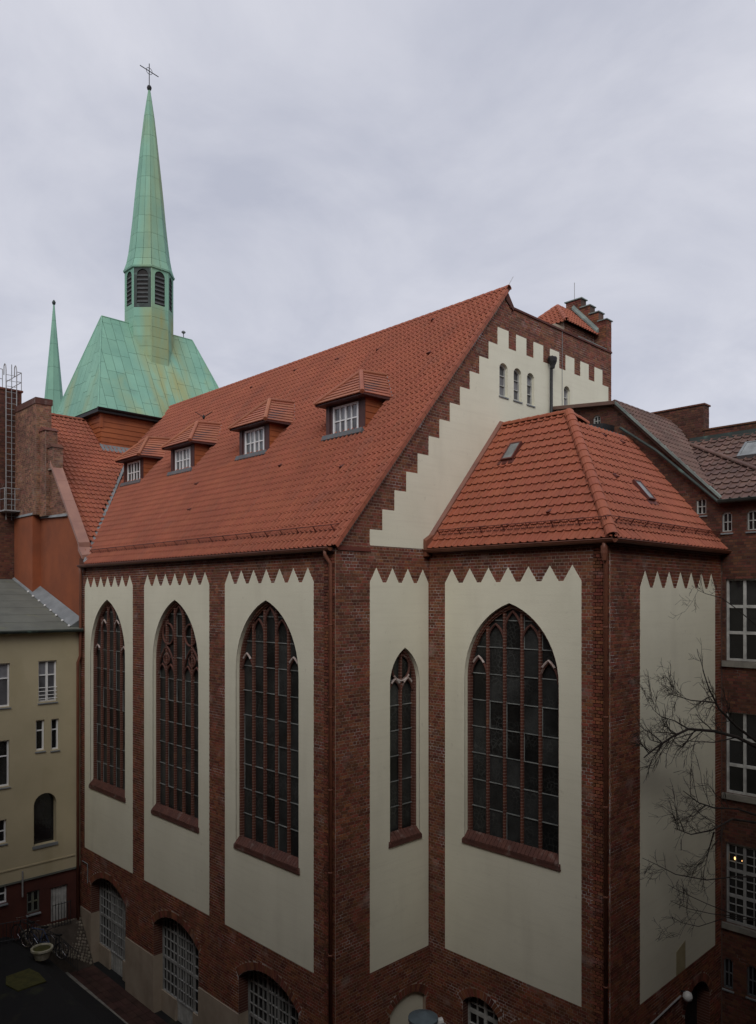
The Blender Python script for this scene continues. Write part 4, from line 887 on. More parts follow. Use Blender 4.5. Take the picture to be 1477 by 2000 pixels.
# ================================================================ transept (left)
tr = thing('church_transept', 'transept with steep orange tiled roof, stepped brick gable and rust orange plaster wall', 'transept')
tv = Vector((0, 1, TS)).normalized(); QT = Pl((0, 16.75, TZ(16.75)), (1, 0, 0), tv, (0, -tv.z, tv.y)); tl = (25.78-16.75)*math.hypot(1, TS)
def tvv(y): return (y-16.75)*math.hypot(1, TS)
vx = lambda y: ex+(TZ(y)-ez)*(rx-ex)/(rz-ez)
tp = [(.05, tvv(17.0)), (.3, tvv(17.0)), (vx(25.2), tvv(25.2)), (vx(25.2)+.5, tl), (.05, tl)]
m2 = MB().prism(QT, tp, -.1, -.02); m2.poly([(.05, 25.78, TZ(25.78)), (9, 25.78, TZ(25.78)), (9, 34.5, 18), (.05, 34.5, 18)])
trf = m2.build('roof', 'underlay', tr)
Tiles('tile').field(QT, tp, .245, .375).finish(trf)
caps((.3, 25.78, TZ(25.78)+.02), (4.2, 25.78, TZ(25.78)+.02), .12, .38, 'tile', trf)
tw_ = MB().prism(PX, [(17.52, 0), (30, 0), (30, 20.2), (18.52, 20.15), (17.52, 18.9)], -.3, 0).build('wall', 'orange_plaster', tr)
bt = Bricks('brick_tan')
mw = MB().prism(PX, [(18.5, 20.15), (22.2, 20.15), (22.2, 25.3), (21.85, 25.3), (21.85, 24.4), (21.1, 24.4), (21.1, 23.5), (20.6, 23.5), (20.6, 22.7)], -.3, .01).build('gable_wall', 'mortar_tan', tr)
PX1 = WX(-.01)
bt.field(PX1, [[(18.6, 20.2), (22.2, 20.2), (22.2, 25.2), (21.85, 25.2), (21.85, 24.4), (21.1, 24.4), (21.1, 23.5), (20.6, 23.5), (20.6, 22.65)]])
# stepped piers with little gabled caps, then the tall pier and the chimney shaft
def pier(x0, y0, y1, z0, z1, cap, m='mortar_tan'):
    MB().box((x0, y0, z0), (.35, y1, z1)).build('pier', m, tr)
    bt.field(WX(x0), [rect(y0, y1, z0, z1)]); bt.field(WY(y0), [rect(x0, .35, z0, z1)])
    if cap:
        yc = (y0+y1)/2; MB().hexa([(x0-.06, y0-.06, z1), (.4, y0-.06, z1), (.4, y1+.04, z1), (x0-.06, y1+.04, z1), (x0-.06, yc-.02, z1+.22), (.4, yc-.02, z1+.22), (.4, yc+.02, z1+.22), (x0-.06, yc+.02, z1+.22)]).build('pier_cap', 'brick_dark', tr)
pier(-.12, 20.35, 21.0, 22.4, 23.45, True); pier(-.22, 21.0, 21.75, 20.2, 24.35, True); pier(-.4, 21.75, 23.2, 20.3, 25.75, False)
MB().box((-.44, 21.7, 25.75), (.4, 24.6, 26.05)).build('pier_cap', 'mould_plain', tr)
MB().box((-.4, 22.2, 0), (.3, 24.7, 20.3)).build('buttress', 'orange_plaster', tr)
pier(-.4, 23.2, 24.6, 20.3, 25.75, False)
MB().hexa([(-.46, 22.15, 20.3), (.0, 22.15, 20.3), (.0, 24.6, 20.3), (-.46, 24.6, 20.3), (-.41, 22.15, 20.42), (.0, 22.15, 20.42), (.0, 24.6, 20.42), (-.41, 24.6, 20.42)]).build('flashing', 'zinc', tr)
MB().hexa([(-.10, 18.9, 20.02), (.0, 18.9, 20.02), (.0, 22.2, 20.15), (-.10, 22.2, 20.15), (-.02, 18.9, 20.14), (.0, 18.9, 20.14), (.0, 22.2, 20.27), (-.02, 22.2, 20.27)]).build('flashing', 'zinc', tr)
# copper coping on the sloping verge
cp = lambda y, o: 18.62+(y-17.3)*1.24+o
for k in range(4):
    a, b = 17.32+k*.83, 17.32+(k+1)*.83-.01
    MB().hexa([(-.16, a, cp(a, -.15)), (.34, a, cp(a, -.15)), (.34, b, cp(b, -.15)), (-.16, b, cp(b, -.15)), (-.16, a, cp(a, .06)), (.34, a, cp(a, .10)), (.34, b, cp(b, .10)), (-.16, b, cp(b, .06))]).build('coping_sheet', 'copper_brown', tr)
MB().hexa([(-.17, 16.95, 17.95), (.36, 16.95, 17.95), (.36, 17.4, 18.35), (-.17, 17.4, 18.35), (-.17, 16.95, 18.12), (.36, 16.95, 18.2), (.36, 17.4, 18.6), (-.17, 17.4, 18.6)]).build('coping_sheet', 'copper_brown', tr)
MB().box((-.06, 16.95, 17.3), (.4, 17.5, 18.0)).build('kneeler', 'brick', tr)
bt.finish(mw)
sh = thing('chimney_shaft', 'tall dark brick chimney shaft at the left edge with metal railing on top', 'chimney')
cs_ = MB().box((-1.3, 24.72, 0), (-.03, 28.5, 26.9)).build('shaft', 'mortar_dark', sh)
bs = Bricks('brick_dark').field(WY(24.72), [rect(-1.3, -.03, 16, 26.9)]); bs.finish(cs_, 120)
B3 = Bricks('brick_tan').field(WX(-1.3), [rect(24.72, 28.5, 16, 26.9)]); B3.finish(cs_, 60)  # lit and shaded side painted: tan bricks here, dark ones on the ladder face
MB().box((-1.36, 24.66, 26.9), (.03, 28.6, 27.0)).build('cap', 'brick_dark', sh)
m2 = MB()
for z in (27.45, 27.95): m2.tube([(-1.25, 28.4, z), (-1.25, 24.78, z), (-.95, 24.78, z)], .02, 5); m2.tube([(-.25, 24.78, z), (-.02, 24.78, z), (-.02, 27, z)], .02, 5)
for x, y in ((-1.25, 24.78), (-1.25, 26.4), (-1.25, 28.4), (-.02, 24.78), (-.02, 27), (-.95, 24.78), (-.25, 24.78)): m2.tube([(x, y, 26.9), (x, y, 27.95)], .02, 5)
m2.build('railing', 'steel', sh)
ld = thing('steel_ladder', 'long steel ladder with hooped top and landing fixed to dark brick chimney shaft', 'ladder', (-.6, 24.6, 16))
for s in (-1, 1):
    MB().tube([(s*.26, -.06, 4.2), (s*.26, -.06, 11.9), (s*.26, 0, 12.15), (s*.26, .12, 12.25), (s*.26, .24, 12.15), (s*.26, .26, 11.7)], .025, 6).build('rail', 'steel', ld)
rm = MB().tube([(-.26, 0, 0), (.26, 0, 0)], .014, 5).mesh('rung', 'steel')
for k in range(26): o = bpy.data.objects.new('rung', rm); o.location = (0, -.06, 4.4+k*.29); link(o, ld)
MB().tube([(0, -.1, 4.2), (0, -.1, 12.2)], .02, 6).build('guide_rail', 'zinc', ld)
m2 = MB().box((-.55, -.75, 4.6), (.45, .06, 4.66))
for z in (5.2, 5.75): m2.tube([(-.55, .0, z), (-.55, -.72, z), (.45, -.72, z), (.45, 0, z)], .018, 5)
for x, y in ((-.55, -.72), (.45, -.72), (-.05, -.72), (-.55, 0), (.45, 0)): m2.tube([(x, y, 4.62), (x, y, 5.75)], .018, 5)
m2.build('landing', 'steel', ld)

# ================================================================ copper-roofed crossing tower and spire
tw = thing('copper_roof_tower', 'tile hung crossing tower with steep green copper roof and slender belfry spire topped by cross', 'church tower')
TX0, TX1, TY0, TY1 = 3.95, 12.7, 24.02, 30.0
MB().box((TX0, TY0, 20), (TX1, TY1, 26.5)).build('tower_wall', 'underlay', tw)
for k in range(7):                                                  # lapped hanging-tile courses on the two visible faces
    z0 = 24.55+k*.28
    MB().hexa([(TX0-.03, TY0-.055, z0), (TX1, TY0-.055, z0), (TX1, TY0, z0), (TX0-.03, TY0, z0), (TX0-.02, TY0-.02, z0+.31), (TX1, TY0-.02, z0+.31), (TX1, TY0, z0+.31), (TX0-.02, TY0, z0+.31)]).build('tile_course', 'cheek', tw)
    MB().hexa([(TX0-.055, TY0-.03, z0), (TX0, TY0-.03, z0), (TX0, TY1, z0), (TX0-.055, TY1, z0), (TX0-.02, TY0-.02, z0+.31), (TX0, TY0-.02, z0+.31), (TX0, TY1, z0+.31), (TX0-.02, TY1, z0+.31)]).build('tile_course', 'cheek', tw)
MB().box((TX0-.09, TY0-.09, 25.6), (TX0+.06, TY0+.06, 26.5)).build('corner_trim', 'cheek', tw)
MB().hexa([(TX0-.1, TY0-.4, 24.25), (7, TY0-.4, 24.25), (7, TY0, 24.6), (TX0-.1, TY0, 24.6), (TX0-.1, TY0-.4, 24.32), (7, TY0-.4, 24.32), (7, TY0, 24.72), (TX0-.1, TY0, 24.72)]).build('flashing', 'zinc', tw)
MB().box((TX0-.36, TY0-.36, 26.38), (TX1+.3, TY1+.3, 26.56)).build('eaves_board', 'iron', tw)
gutter((TX0-.4, TY0-.42, 26.6), (TX1, TY0-.42, 26.6), .09, tw, 'iron')
e0, e1, e2, e3 = Vector((TX0-.35, TY0-.36, 26.6)), Vector((TX1+.35, TY0-.36, 26.6)), Vector((TX1+.35, TY1+.36, 26.6)), Vector((TX0-.35, TY1+.36, 26.6))
r0, r1 = Vector((5.32, 27.0, 32.88)), Vector((11.36, 27.0, 32.88))
m2 = MB(); m2.poly([e0, e1, r1, r0]); m2.poly([e3, e0, r0]); m2.poly([e1, e2, r1]); m2.poly([e2, e3, r0, r1]); croof = m2.build('roof', 'copper_seam', tw)
def sheets(parent, a, b, d_, c_, cw, rh, m='copper_green', stag=True):
    """copper sheets between seams on the face a-b (eave) to d-c (top): each sheet its own object"""
    U = (b-a).normalized(); Nn = U.cross(d_-a).normalized(); Nn = Nn if Nn.z > 0 else -Nn; V = Nn.cross(U); V = V if V.z > 0 else -V
    P = Pl(a, U, V, Nn); poly = [((q-a).dot(U), (q-a).dot(V)) for q in (a, b, c_, d_)]
    if (c_-d_).length < 1e-4: poly = poly[:3]
    us = [q[0] for q in poly]; hv = max(q[1] for q in poly); i = int(math.floor(min(us)/cw))
    while i*cw < max(us):
        j = 0; off = (random.random()*rh if stag else 0)
        for j in range(-1, int(hv/rh)+2):
            p = clip(rect(i*cw+.012, (i+1)*cw-.012, j*rh+off+.008, (j+1)*rh+off-.008), poly)
            if p and parea(p) > .01: MB().prism(P, p, 0, .012+random.uniform(0, .006)).build('copper_sheet', m, parent)
        i += 1
sheets(croof, e0, e1, r0, r1, .56, 1.25); sheets(croof, e3, e0, r0, r0, .56, 1.25); sheets(croof, e1, e2, r1, r1, .56, 1.25)
for p, q in ((e0, r0), (r0, r1), (e1, r1), (e3, r0)): MB().tube([p+Vector((0, 0, .02)), q+Vector((0, 0, .02))], .045, 6).build('ridge_roll', 'copper_green', croof)
MB().tube([(10.75, 27.0, 32.9), (10.75, 27.0, 33.2)], .03, 6).build('vent_pipe', 'zinc', tw); MB().lathe((10.75, 27.0), [(.05, 33.18), (.13, 33.24), (.13, 33.3), (.05, 33.36)], 10).build('vent_cap', 'zinc', tw)
MB().box((8.7, 24.0, 27.3), (9.7, 24.4, 27.75)).build('vent_hood', 'copper_green', croof)
# octagonal lantern
C0 = (8.37, 27.0); O8 = math.pi/8; R8 = 1.42
def ring(r, z): return [Vector((C0[0]+r*math.cos(O8+k*math.pi/4), C0[1]+r*math.sin(O8+k*math.pi/4), z)) for k in range(8)]
lan = MB().lathe(C0, [(R8*.97, 29.5), (R8*.97, 36.35)], 8, O8).build('lantern', 'interior', tw)
for k in range(8):
    lo, hi = ring(R8, 0), ring(R8, 1); a, b = lo[k], lo[(k+1) % 8]; mid = (a+b)/2; Nn = Vector((mid.x-C0[0], mid.y-C0[1], 0)).normalized()
    if Nn.y > .5: continue
    P = Pl(a, b-a, (0, 0, 1), Nn); Lf = (b-a).length
    op = sarch(Lf*.19, Lf*.81, 35.72, 35.72+Lf*.30, 33.98)
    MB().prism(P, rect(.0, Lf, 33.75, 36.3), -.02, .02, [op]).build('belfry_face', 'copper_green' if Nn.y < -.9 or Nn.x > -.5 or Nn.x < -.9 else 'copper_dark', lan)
    for j in range(7):
        z = 34.05+j*.26; hw = Lf*.31 if z < 35.6 else Lf*.31*math.sqrt(max(.05, 1-((z+.12-35.72)/(Lf*.30))**2))
        MB().hexa([P(Lf/2-hw, z, .0), P(Lf/2+hw, z, .0), P(Lf/2+hw, z+.20, -.10), P(Lf/2-hw, z+.20, -.10), P(Lf/2-hw, z+.03, .012), P(Lf/2+hw, z+.03, .012), P(Lf/2+hw, z+.23, -.09), P(Lf/2-hw, z+.23, -.09)]).build('louvre', 'louvre', lan)
    for j in range(7):
        for (f0, f1) in ((0, 1.),):
            z = 29.6+j*.6; MB().prism(P, rect(.01, Lf-.01, z+.008, min(33.74, z+.592)), -.01, .018+random.uniform(0, .008)).build('copper_sheet', 'copper_green', lan)
    MB().tube([P(0, 29.5, 0), P(0, 36.3, 0)], .035, 6).build('corner_roll', 'copper_green', lan)
prof = [(1.52, 36.25), (1.36, 36.75), (1.24, 37.4), (1.12, 38.4), (1.0, 39.5), (.89, 40.7), (.76, 42.0), (.62, 43.3), (.47, 44.7), (.32, 46.0), (.18, 46.95), (.05, 47.8)]
spr = MB().lathe(C0, [(r*.985, z) for r, z in prof], 8, O8).build('spire', 'copper_seam', tw)
for i in range(len(prof)-1):
    (ra, za), (rb2, zb) = prof[i], prof[i+1]
    for k in range(8):
        A0, A1, B0, B1 = ring(ra, za)[k], ring(ra, za)[(k+1) % 8], ring(rb2, zb)[k], ring(rb2, zb)[(k+1) % 8]
        for f0, f1 in ((.015, .49), (.51, .985)) if ra > .4 else ((.02, .98),):
            p = [A0.lerp(A1, f0), A0.lerp(A1, f1), B0.lerp(B1, f1), B0.lerp(B1, f0)]; dz_ = Vector((0, 0, .012)); p[0] = p[0]+dz_; p[1] = p[1]+dz_
            cn = Vector((C0[0], C0[1], p[0].z)); n_ = ((p[0]+p[1])/2-cn).normalized()*.012*0
            MB().hexa([q*1.0-((q-Vector((C0[0], C0[1], q.z)))*.02) for q in p]+[q+n_ for q in p]).build('copper_sheet', 'copper_green', spr)
MB().lathe(C0, [(R8+.02, 36.12), (1.53, 36.16), (1.55, 36.26), (1.48, 36.3)], 8, O8).build('spire_eave', 'copper_green', spr)
cr_ = MB().lathe(C0, [(.04, 47.66), (.12, 47.74), (.15, 47.86), (.11, 47.96), (.04, 48.0)], 12).build('finial_ball', 'iron', tw)
m2 = MB().tube([(C0[0], C0[1], 47.9), (C0[0], C0[1], 49.35)], .026, 6); m2.tube([(C0[0]-.62, C0[1], 48.95), (C0[0]+.62, C0[1], 48.83)], .026, 6)
m2.tube([(C0[0]+.2*math.cos(t*math.pi/8), C0[1], 48.89+.2*math.sin(t*math.pi/8)) for t in range(17)], .016, 5)
m2.build('cross', 'iron', tw)
s2 = thing('far_spire', 'slender plain green copper spire with small ball rising behind transept roof', 'spire', (8.4, 42, 0))
p2_ = [(.95, 28), (.77, 30.1), (.62, 31.9), (.46, 33.7), (.30, 35.5), (.15, 37.3), (.05, 38.6)]
MB().lathe((0, 0), [(1.2, 0), (1.2, 27.6), (1.25, 28.0)], 8, O8).build('tower_wall', 'brick_dark', s2)
b2 = MB().lathe((0, 0), [(r*.97, z) for r, z in p2_], 8, O8).build('spire', 'copper_seam', s2)
for i in range(len(p2_)-1):
    (ra, za), (rb2, zb) = p2_[i], p2_[i+1]
    for k in range(8):
        g = lambda r, z, q: Vector((r*math.cos(O8+q*math.pi/4), r*math.sin(O8+q*math.pi/4), z))
        A0, A1, B0, B1 = g(ra, za+.015, k), g(ra, za+.015, k+1), g(rb2, zb, k), g(rb2, zb, k+1); p = [A0.lerp(A1, .02), A0.lerp(A1, .98), B0.lerp(B1, .98), B0.lerp(B1, .02)]
        MB().hexa([Vector((q.x*.96, q.y*.96, q.z)) for q in p]+p).build('copper_sheet', 'copper_green', b2)
MB().lathe((0, 0), [(.05, 38.5), (.12, 38.6), (.14, 38.72), (.08, 38.82), (.03, 38.9)], 10).build('finial_ball', 'copper_dark', s2)

# ================================================================ cream house (left)
ch = thing('cream_house', 'cream plastered house with low grey roof and red base in courtyard corner', 'house', (0, 17.4, 0)); ch.location = (0, 0, 0)
HY = WY(17.4); HL = -16.2
wins = [(-1.9, -1.11, 11.65, 13.45), (-4.0, -3.08, 11.6, 13.44), (-2.01, -1.64, 9.55, 10.88), (-1.35, -1.02, 9.5, 10.86), (-4.0, -3.1, 8.23, 10.18), (-4.0, -3.22, 5.85, 6.84), (-4.1, -3.2, 3.3, 4.32), (-2.37, -1.84, 2.54, 3.48), (-1.35, -.61, 1.86, 3.4)]
for k in range(2, 7): wins += [(-1.9-k*2.1, -1.0-k*2.1, z, z+1.8) for z in (11.6, 8.3, 5.2)]
arch = sarch(-2.1, -1.13, 7.18, 7.66, 5.42)
MB().prism(HY, [(HL, 4.1), (-.06, 4.1), (-.06, 14.85), (HL, 14.85)], -.35, 0, [rect(*w) for w in wins if w[2] > 4.5]+[arch]).build('wall', 'house_cream', ch)
MB().prism(HY, [(HL, -.2), (-.06, -.2), (-.06, 4.098), (HL, 4.098)], -.35, -.05, [rect(w[0], w[1], w[2], min(w[3], 4.09)) for w in wins if w[2] < 4.5]).build('base_wall', 'red_plaster', ch)
MB().pbox(HY, HL, -.3, 4.62, 4.68, 0, .035).build('string_course', 'house_cream', ch); MB().pbox(HY, HL, -.08, 4.02, 4.10, -.04, .03).build('string_course', 'felt', ch)
MB().pbox(HY, HL, -.06, -.2, 14.8, -.6, -.45).build('inner_wall', 'interior', ch)
for i, w in enumerate(wins):
    if i == 8: continue
    g = 'glass_curtain' if i in (0, 1) else 'glass'
    cols = 1 if w[1]-w[0] < .5 else 2
    casement(ch, HY, *w[:3], min(w[3], 4.09) if w[2] < 4.5 else w[3], -.16, cols, 2, 'felt' if i == 7 else 'white_paint', g, .06, .05, tr=[0, .66, 1] if w[3]-w[2] > 1.2 else None)
m2 = MB()
for z in (11.8, 11.95, 12.12, 12.28): m2.tube([(-1.9, 17.37, z), (-1.11, 17.37, z)], .016, 5)
m2.build('window_guard', 'white_paint', ch)
MB().prism(HY, arch, -.36, -.3).build('window', 'glass', ch); MB().strip(HY, sarch(-2.094, -1.136, 7.18, 7.654, 5.426), .003, -.34).build('reveal', 'house_cream', ch)
MB().pbox(HY, -2.16, -1.07, 5.30, 5.42, -.3, .06).build('sill', 'zinc', ch)
dl = MB()
for k in range(6): dl.pbox(HY, -1.34+k*.122, -1.232+k*.122, 1.87, 3.38, -.2, -.16)
dl.build('door', 'white_worn', ch)
MB().tube([(-2.6, 17.3, 4.5), (-2.6, 17.3, 3.4)], .035, 6).build('downpipe', 'steel', ch)
rs = .31; RV = Vector((0, 1, rs)).normalized(); QH = Pl((0, 17.15, 14.82), (1, 0, 0), RV, (0, -RV.z, RV.y)); hl = 8.4
hr = MB().prism(QH, rect(HL, -.02, 0, hl), -.15, 0).build('roof', 'felt', ch)
for k in range(9):
    for j in range(7): pass
for k in range(1, 8): MB().pbox(QH, HL, -.05, k*1.05-.01, k*1.05+.02, 0, .008).build('felt_lap', 'felt', hr)
MB().hexa([QH(-.5, .3, .01), QH(-.03, .3, .01), QH(-.03, hl, .01), QH(-.5, hl, .01), QH(-.5, .3, .03), QH(-.03, .3, .40), QH(-.03, hl, .40), QH(-.5, hl, .03)]).build('wall_flashing', 'zinc', ch)
for k in range(8): MB().lathe((0, 0), [(.05, 0), (.06, .05), (.02, .08)], 8).build('roof_bolt', 'white_paint', ch).location = QH(-.55+.03*random.uniform(-1, 1), .3+k*.75, .02)
gutter((HL, 17.08, 14.78), (-.06, 17.08, 14.78), .09, ch, 'copper_dark')
# ================================================================ courtyard things
def bike(loc, rz, tilt, frame, label):
    t = thing('bicycle', label, 'bicycle', loc, 'bicycles parked along the courtyard railing'); t.rotation_euler = (tilt, 0, rz)
    for x in (-.52, .52):
        w = MB().tube([(x+.33*math.cos(k*math.pi/12), 0, .34+.33*math.sin(k*math.pi/12)) for k in range(25)], .02, 6).build('wheel', 'rubber', t)
        MB().tube([(x+.305*math.cos(k*math.pi/12), 0, .34+.305*math.sin(k*math.pi/12)) for k in range(25)], .014, 5).build('rim', 'chrome', w)
        m = MB()
        for k in range(10): m.tube([(x, 0, .34), (x+.3*math.cos(k*math.pi/5), 0, .34+.3*math.sin(k*math.pi/5))], .003, 3, False)
        m.build('spokes', 'chrome', w)
    m = MB(); bb, st_, hd, re, fr = (-.08, 0, .3), (-.22, 0, .80), (.36, 0, .82), (-.52, 0, .34), (.52, 0, .34)
    for a, b in ((bb, st_), (bb, (.38, 0, .68)), (st_, hd), (re, bb), (re, st_), (fr, hd)): m.tube([a, b], .018, 6)
    m.build('frame', frame, t)
    MB().tube([(.36, 0, .80), (.33, 0, 1.0), (.33, .28, 1.03), (.22, .30, 1.02)], .013, 6).build('handlebar', 'chrome', t); MB().tube([(.33, 0, 1.0), (.33, -.28, 1.03), (.22, -.30, 1.02)], .013, 6).build('handlebar', 'chrome', t)
    MB().hexa([(-.38, -.09, .88), (-.08, -.02, .88), (-.08, .02, .88), (-.38, .09, .88), (-.38, -.09, .95), (-.08, -.02, .93), (-.08, .02, .93), (-.38, .09, .95)]).build('saddle', 'rubber', t)
    MB().tube([(-.22, 0, .78), (-.25, 0, .9)], .014, 6).build('seat_post', 'chrome', t)
    MB().tube([(-.16, .05, .22), (-.08, .05, .3), (0, .05, .38)], .01, 5).build('crank', 'chrome', t)
for (x, y, z), rz, tl, fr, lb in (((-2.95, 16.1, 1.9), 1.9, .12, 'iron', 'black bicycle leaning on courtyard railing nearest the cream house wall'), ((-2.6, 15.6, 1.72), 2.1, .10, 'bike_blue', 'blue framed bicycle parked between two black bicycles at the railing'), ((-2.25, 15.1, 1.45), 2.0, .14, 'iron', 'black bicycle with bright rims parked just behind the stone planter')):
    bike((x, y, z), rz, tl, fr, lb)
fe = thing('courtyard_railing', 'thin black iron railing descending along cobbled bank below cream house', 'railing')
fp = [Vector((-4.6, 17.0, 1.9)), Vector((-2.7, 16.45, 1.88)), Vector((-1.6, 15.9, 1.0)), Vector((-.9, 15.5, .15))]
for i in range(3):
    a, b = fp[i], fp[i+1]; n = int((b-a).length/.13)
    for h in (.12, .85): MB().tube([a+Vector((0, 0, h)), b+Vector((0, 0, h))], .016, 5).build('rail', 'iron', fe)
    for k in range(n): p = a.lerp(b, k/n); MB().tube([p+Vector((0, 0, .0)), p+Vector((0, 0, .88))],   .013 if k else .028, 5).build('bar' if k else 'post', 'iron', fe)
gt = thing('iron_gate', 'black barred iron gate standing before the white door of cream house', 'gate', (-1.42, 17.05, 1.75))
for k in range(7): MB().tube([(k*.13, -.04*k*0, 0), (k*.13, 0, 1.05)], .013, 5).build('bar', 'iron', gt)
for z in (.08, 1.0): MB().tube([(0, 0, z), (.8, 0, z)], .016, 5).build('rail', 'iron', gt)
pl = thing('stone_planter', 'round pale stone planter with mossy soil standing in dark courtyard', 'planter', (-2.9, 14.35, 1.88))
MB().lathe((0, 0), [(.26, 0), (.36, .28), (.42, .34), (.42, .42), (.34, .42), (.32, .34)], 18).build('bowl', 'stone_pot', pl); MB().lathe((0, 0), [(.33, .33), (.33, .38), (.05, .41)], 14).build('soil', 'moss', pl)
mp = struct(MB().prism(Pl((-4.1, 12.9, 1.93), (1, .1, 0), (-.1, 1, 0), (0, 0, 1)), [(-.5, -.6), (.5, -.7), (.62, .1), (.55, .75), (-.3, .8), (-.58, .2)], -.02, .02).build('moss_patch', 'moss'))
tk = thing('vent_duct', 'grey blue cylindrical ventilation drum with lid and silver pipe in brick corner', 'duct', (2.35, -1.3, 0))
MB().lathe((0, 0), [(.42, 0), (.42, 3.55), (.45, 3.58), (.45, 3.66), (.12, 3.78)], 20).build('drum', 'tank', tk)
MB().tube([(.35, -.1, 3.25), (.62, -.3, 3.28), (.78, -.42, 3.05), (.8, -.44, .1)], .09, 9).build('pipe', 'steel', tk)
MB().tube([(.32, -.1, 3.38), (.6, -.25, 3.42)], .11, 9).build('pipe_wrap', 'globe', tk)
bd = thing('bird', 'small dark bird with raised wings above a dormer roof', 'bird', (5.1, 15.4, 24.9))
bd.rotation_euler = (0, 0, math.radians(45))
MB().lathe((0, 0), [(.02, -.10), (.06, -.04), (.07, .02), (.045, .08), (.01, .13)], 8).build('body', 'bird', bd)
for s in (-1, 1): MB().hexa([(0, s*.04, .02), (.06, s*.04, .02), (.04, s*.42, .26), (0, s*.40, .26), (0, s*.04, .05), (.06, s*.04, .05), (.04, s*.42, .275), (0, s*.40, .275)]).build('wing', 'bird', bd)
# bare tree
tree = thing('bare_tree', 'bare winter tree reaching thin dark branches across the annex end wall', 'tree', (9.55, -8.75, 0))
TB = MB(); TW = MB(); R_ = random.Random(23); ORG = Vector((9.55, -8.75, 0)); A45 = math.radians(45.5)
def at(px, py, dep):
    """a point 'dep' metres in front of the camera, seen at this photo pixel, relative to the trunk's base"""
    f = Vector((math.cos(A45), math.sin(A45), 0)); r = Vector((math.sin(A45), -math.cos(A45), 0))
    return Vector(CAM)+(f+r*((px-738.5)/1484)+Vector((0, 0, (1168-py)/1484)))*dep-ORG
def safe(p): return Vector((p.x, min(p.y, -6.62-ORG.y), p.z))
def twig(p, d, L, r, lev):
    n = 4; pts = [p]; q = p.copy(); dd = d.copy()
    for i in range(n):
        dd = (dd+Vector((R_.gauss(0, .16), R_.gauss(0, .10), R_.gauss(.03, .16)))).normalized(); q = safe(q+dd*L/n); pts.append(q.copy())
        if lev < 3:
            for _ in range(R_.choice((0, 1, 1, 2))):
                a = R_.choice((-1, 1))*R_.uniform(.5, 1.0); side = Vector((-.71, .35, 0)); nd = (dd+(Vector((0, 0, 1))*a+side*R_.uniform(-.3, .5)))
                twig(q.copy(), nd.normalized(), L*R_.uniform(.4, .6), max(.0045, r*.6), lev+1)
    TW.tube(pts, r, 4 if lev < 2 else 3, False, max(.0035, r*.55))
limbs = [([(1500, 1470), (1440, 1440), (1395, 1428), (1345, 1424), (1312, 1440), (1280, 1462), (1258, 1480)], .055, 10), ([(1500, 1465), (1440, 1420), (1405, 1385), (1385, 1345), (1373, 1308)], .045, 7),
         ([(1345, 1424), (1318, 1408), (1292, 1400), (1275, 1385)], .022, 6), ([(1395, 1372), (1350, 1368), (1318, 1358), (1292, 1350)], .020, 5), ([(1440, 1440), (1395, 1450), (1350, 1448), (1328, 1440)], .020, 4),
         ([(1500, 1600), (1440, 1580), (1395, 1578), (1365, 1568), (1335, 1545)], .035, 7), ([(1500, 1610), (1430, 1600), (1390, 1622), (1350, 1630), (1318, 1618)], .035, 7), ([(1395, 1625), (1385, 1660), (1378, 1690)], .024, 5),
         ([(1500, 1715), (1440, 1712), (1380, 1719), (1320, 1708), (1285, 1690), (1255, 1676)], .022, 3), ([(1500, 1800), (1430, 1785), (1380, 1765), (1330, 1742), (1305, 1728)], .016, 2), ([(1440, 1790), (1390, 1785), (1345, 1775), (1310, 1760)], .014, 2), ([(1490, 1800), (1420, 1792), (1365, 1810), (1330, 1802), (1312, 1790)], .014, 2),
         ([(1500, 1240), (1440, 1190), (1410, 1168), (1380, 1160), (1362, 1152)], .016, 3)]
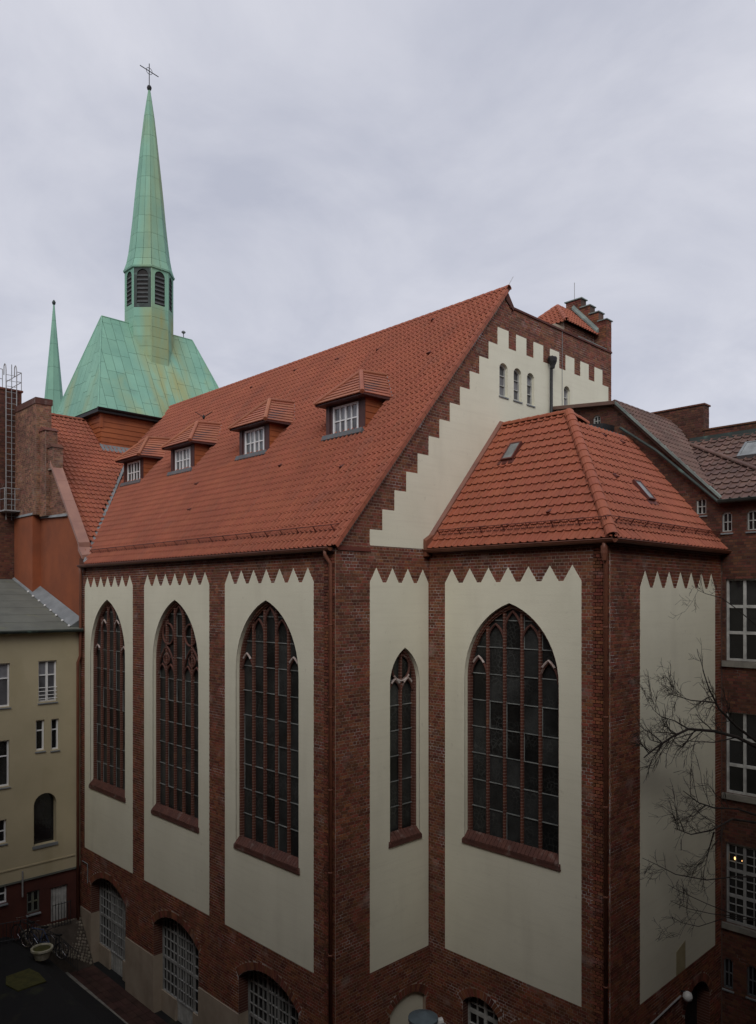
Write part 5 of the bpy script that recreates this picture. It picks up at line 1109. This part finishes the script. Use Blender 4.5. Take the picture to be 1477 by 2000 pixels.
for pts_, r0_, nt_ in limbs:
    P3 = [safe(at(x, y, 20.1+(x-1250)*.0095)) for x, y in pts_]
    TB.tube(P3, r0_, 7, False, max(.006, r0_*.3))
    for k in range(int(nt_*1.6)):
        t = R_.uniform(.25, .98)*(len(P3)-1); i0 = int(t); p = P3[i0].lerp(P3[min(i0+1, len(P3)-1)], t-i0); d = (P3[min(i0+1, len(P3)-1)]-P3[i0]).normalized()
        twig(p, (d*.8+Vector((0, 0, R_.choice((-1, 1, 1))*R_.uniform(.3, 1.)))+Vector((R_.gauss(0, .25), R_.gauss(0, .15), 0))).normalized(), R_.uniform(.45, .95), max(.006, r0_*.3), 1)
tk_ = [Vector((0, 0, 0)), Vector((.1, .05, 4)), Vector((.05, .0, 8)), Vector((.0, -.1, 12)), Vector((.05, 0, 15.5))]
MB().tube(tk_, .2, 10, True, .05).build('trunk', 'bark', tree)
for z in (7, 8.5, 10, 11.5, 13):
    for _ in range(2): a = R_.uniform(-2.2, .2); twig(Vector((0, 0, z)), Vector((math.cos(a), math.sin(a), R_.uniform(.2, .7))).normalized(), R_.uniform(2, 3.), .03, 0)
TB.build('branches', 'bark', tree); o = TW.build('crown', 'bark', tree); o['kind'] = 'stuff'

# ================================================================ other sides of the courtyard: unseen wings added and raised to shade the lower walls
def wing(name, label, P, u0, u1, hgt, body, nwin):
    t = thing(name, label, 'building'); hs = []
    for k in range(nwin):
        u = u0+1.6+k*(u1-u0-3.2)/max(1, nwin-1)
        for z in (3.2, 7.6, 12.0, 16.4): hs.append((u-.6, u+.6, z, z+2.2))
    MB().prism(P, rect(u0, u1, 0, hgt), -.4, 0, [rect(*h) for h in hs]).build('wall', 'brick_dark', t)
    for h in hs: casement(t, P, *h, -.2, 2, 3, 'white_worn', 'glass', .08, .05, sill='kerb')
    MB().box(*body).build('roof', 'tile_brown', t)
    MB().pbox(P, u0, u1, 0, hgt-.1, -1.0, -.9).build('inner_wall', 'interior', t)
PWW = Pl((-16.4, 0, 0), (0, 1, 0), (0, 0, 1), (1, 0, 0)); PSS = Pl((0, -18.6, 0), (1, 0, 0), (0, 0, 1), (0, 1, 0))
wing('unseen_shade_wing', 'unseen dark brick wing with white windows, added to shade the courtyard, facing the nave across courtyard', PWW, -18.6, 30, 24.6, ((-28, -18.6, 24.5), (-16.3, 30, 27.5)), 9)
wing('unseen_shade_wing', 'unseen dark brick wing with white windows, added for shade, closing courtyard opposite the gable', PSS, -16.4, 11.5, 23.6, ((-28, -30, 23.5), (11.5, -18.5, 26.5)), 6)
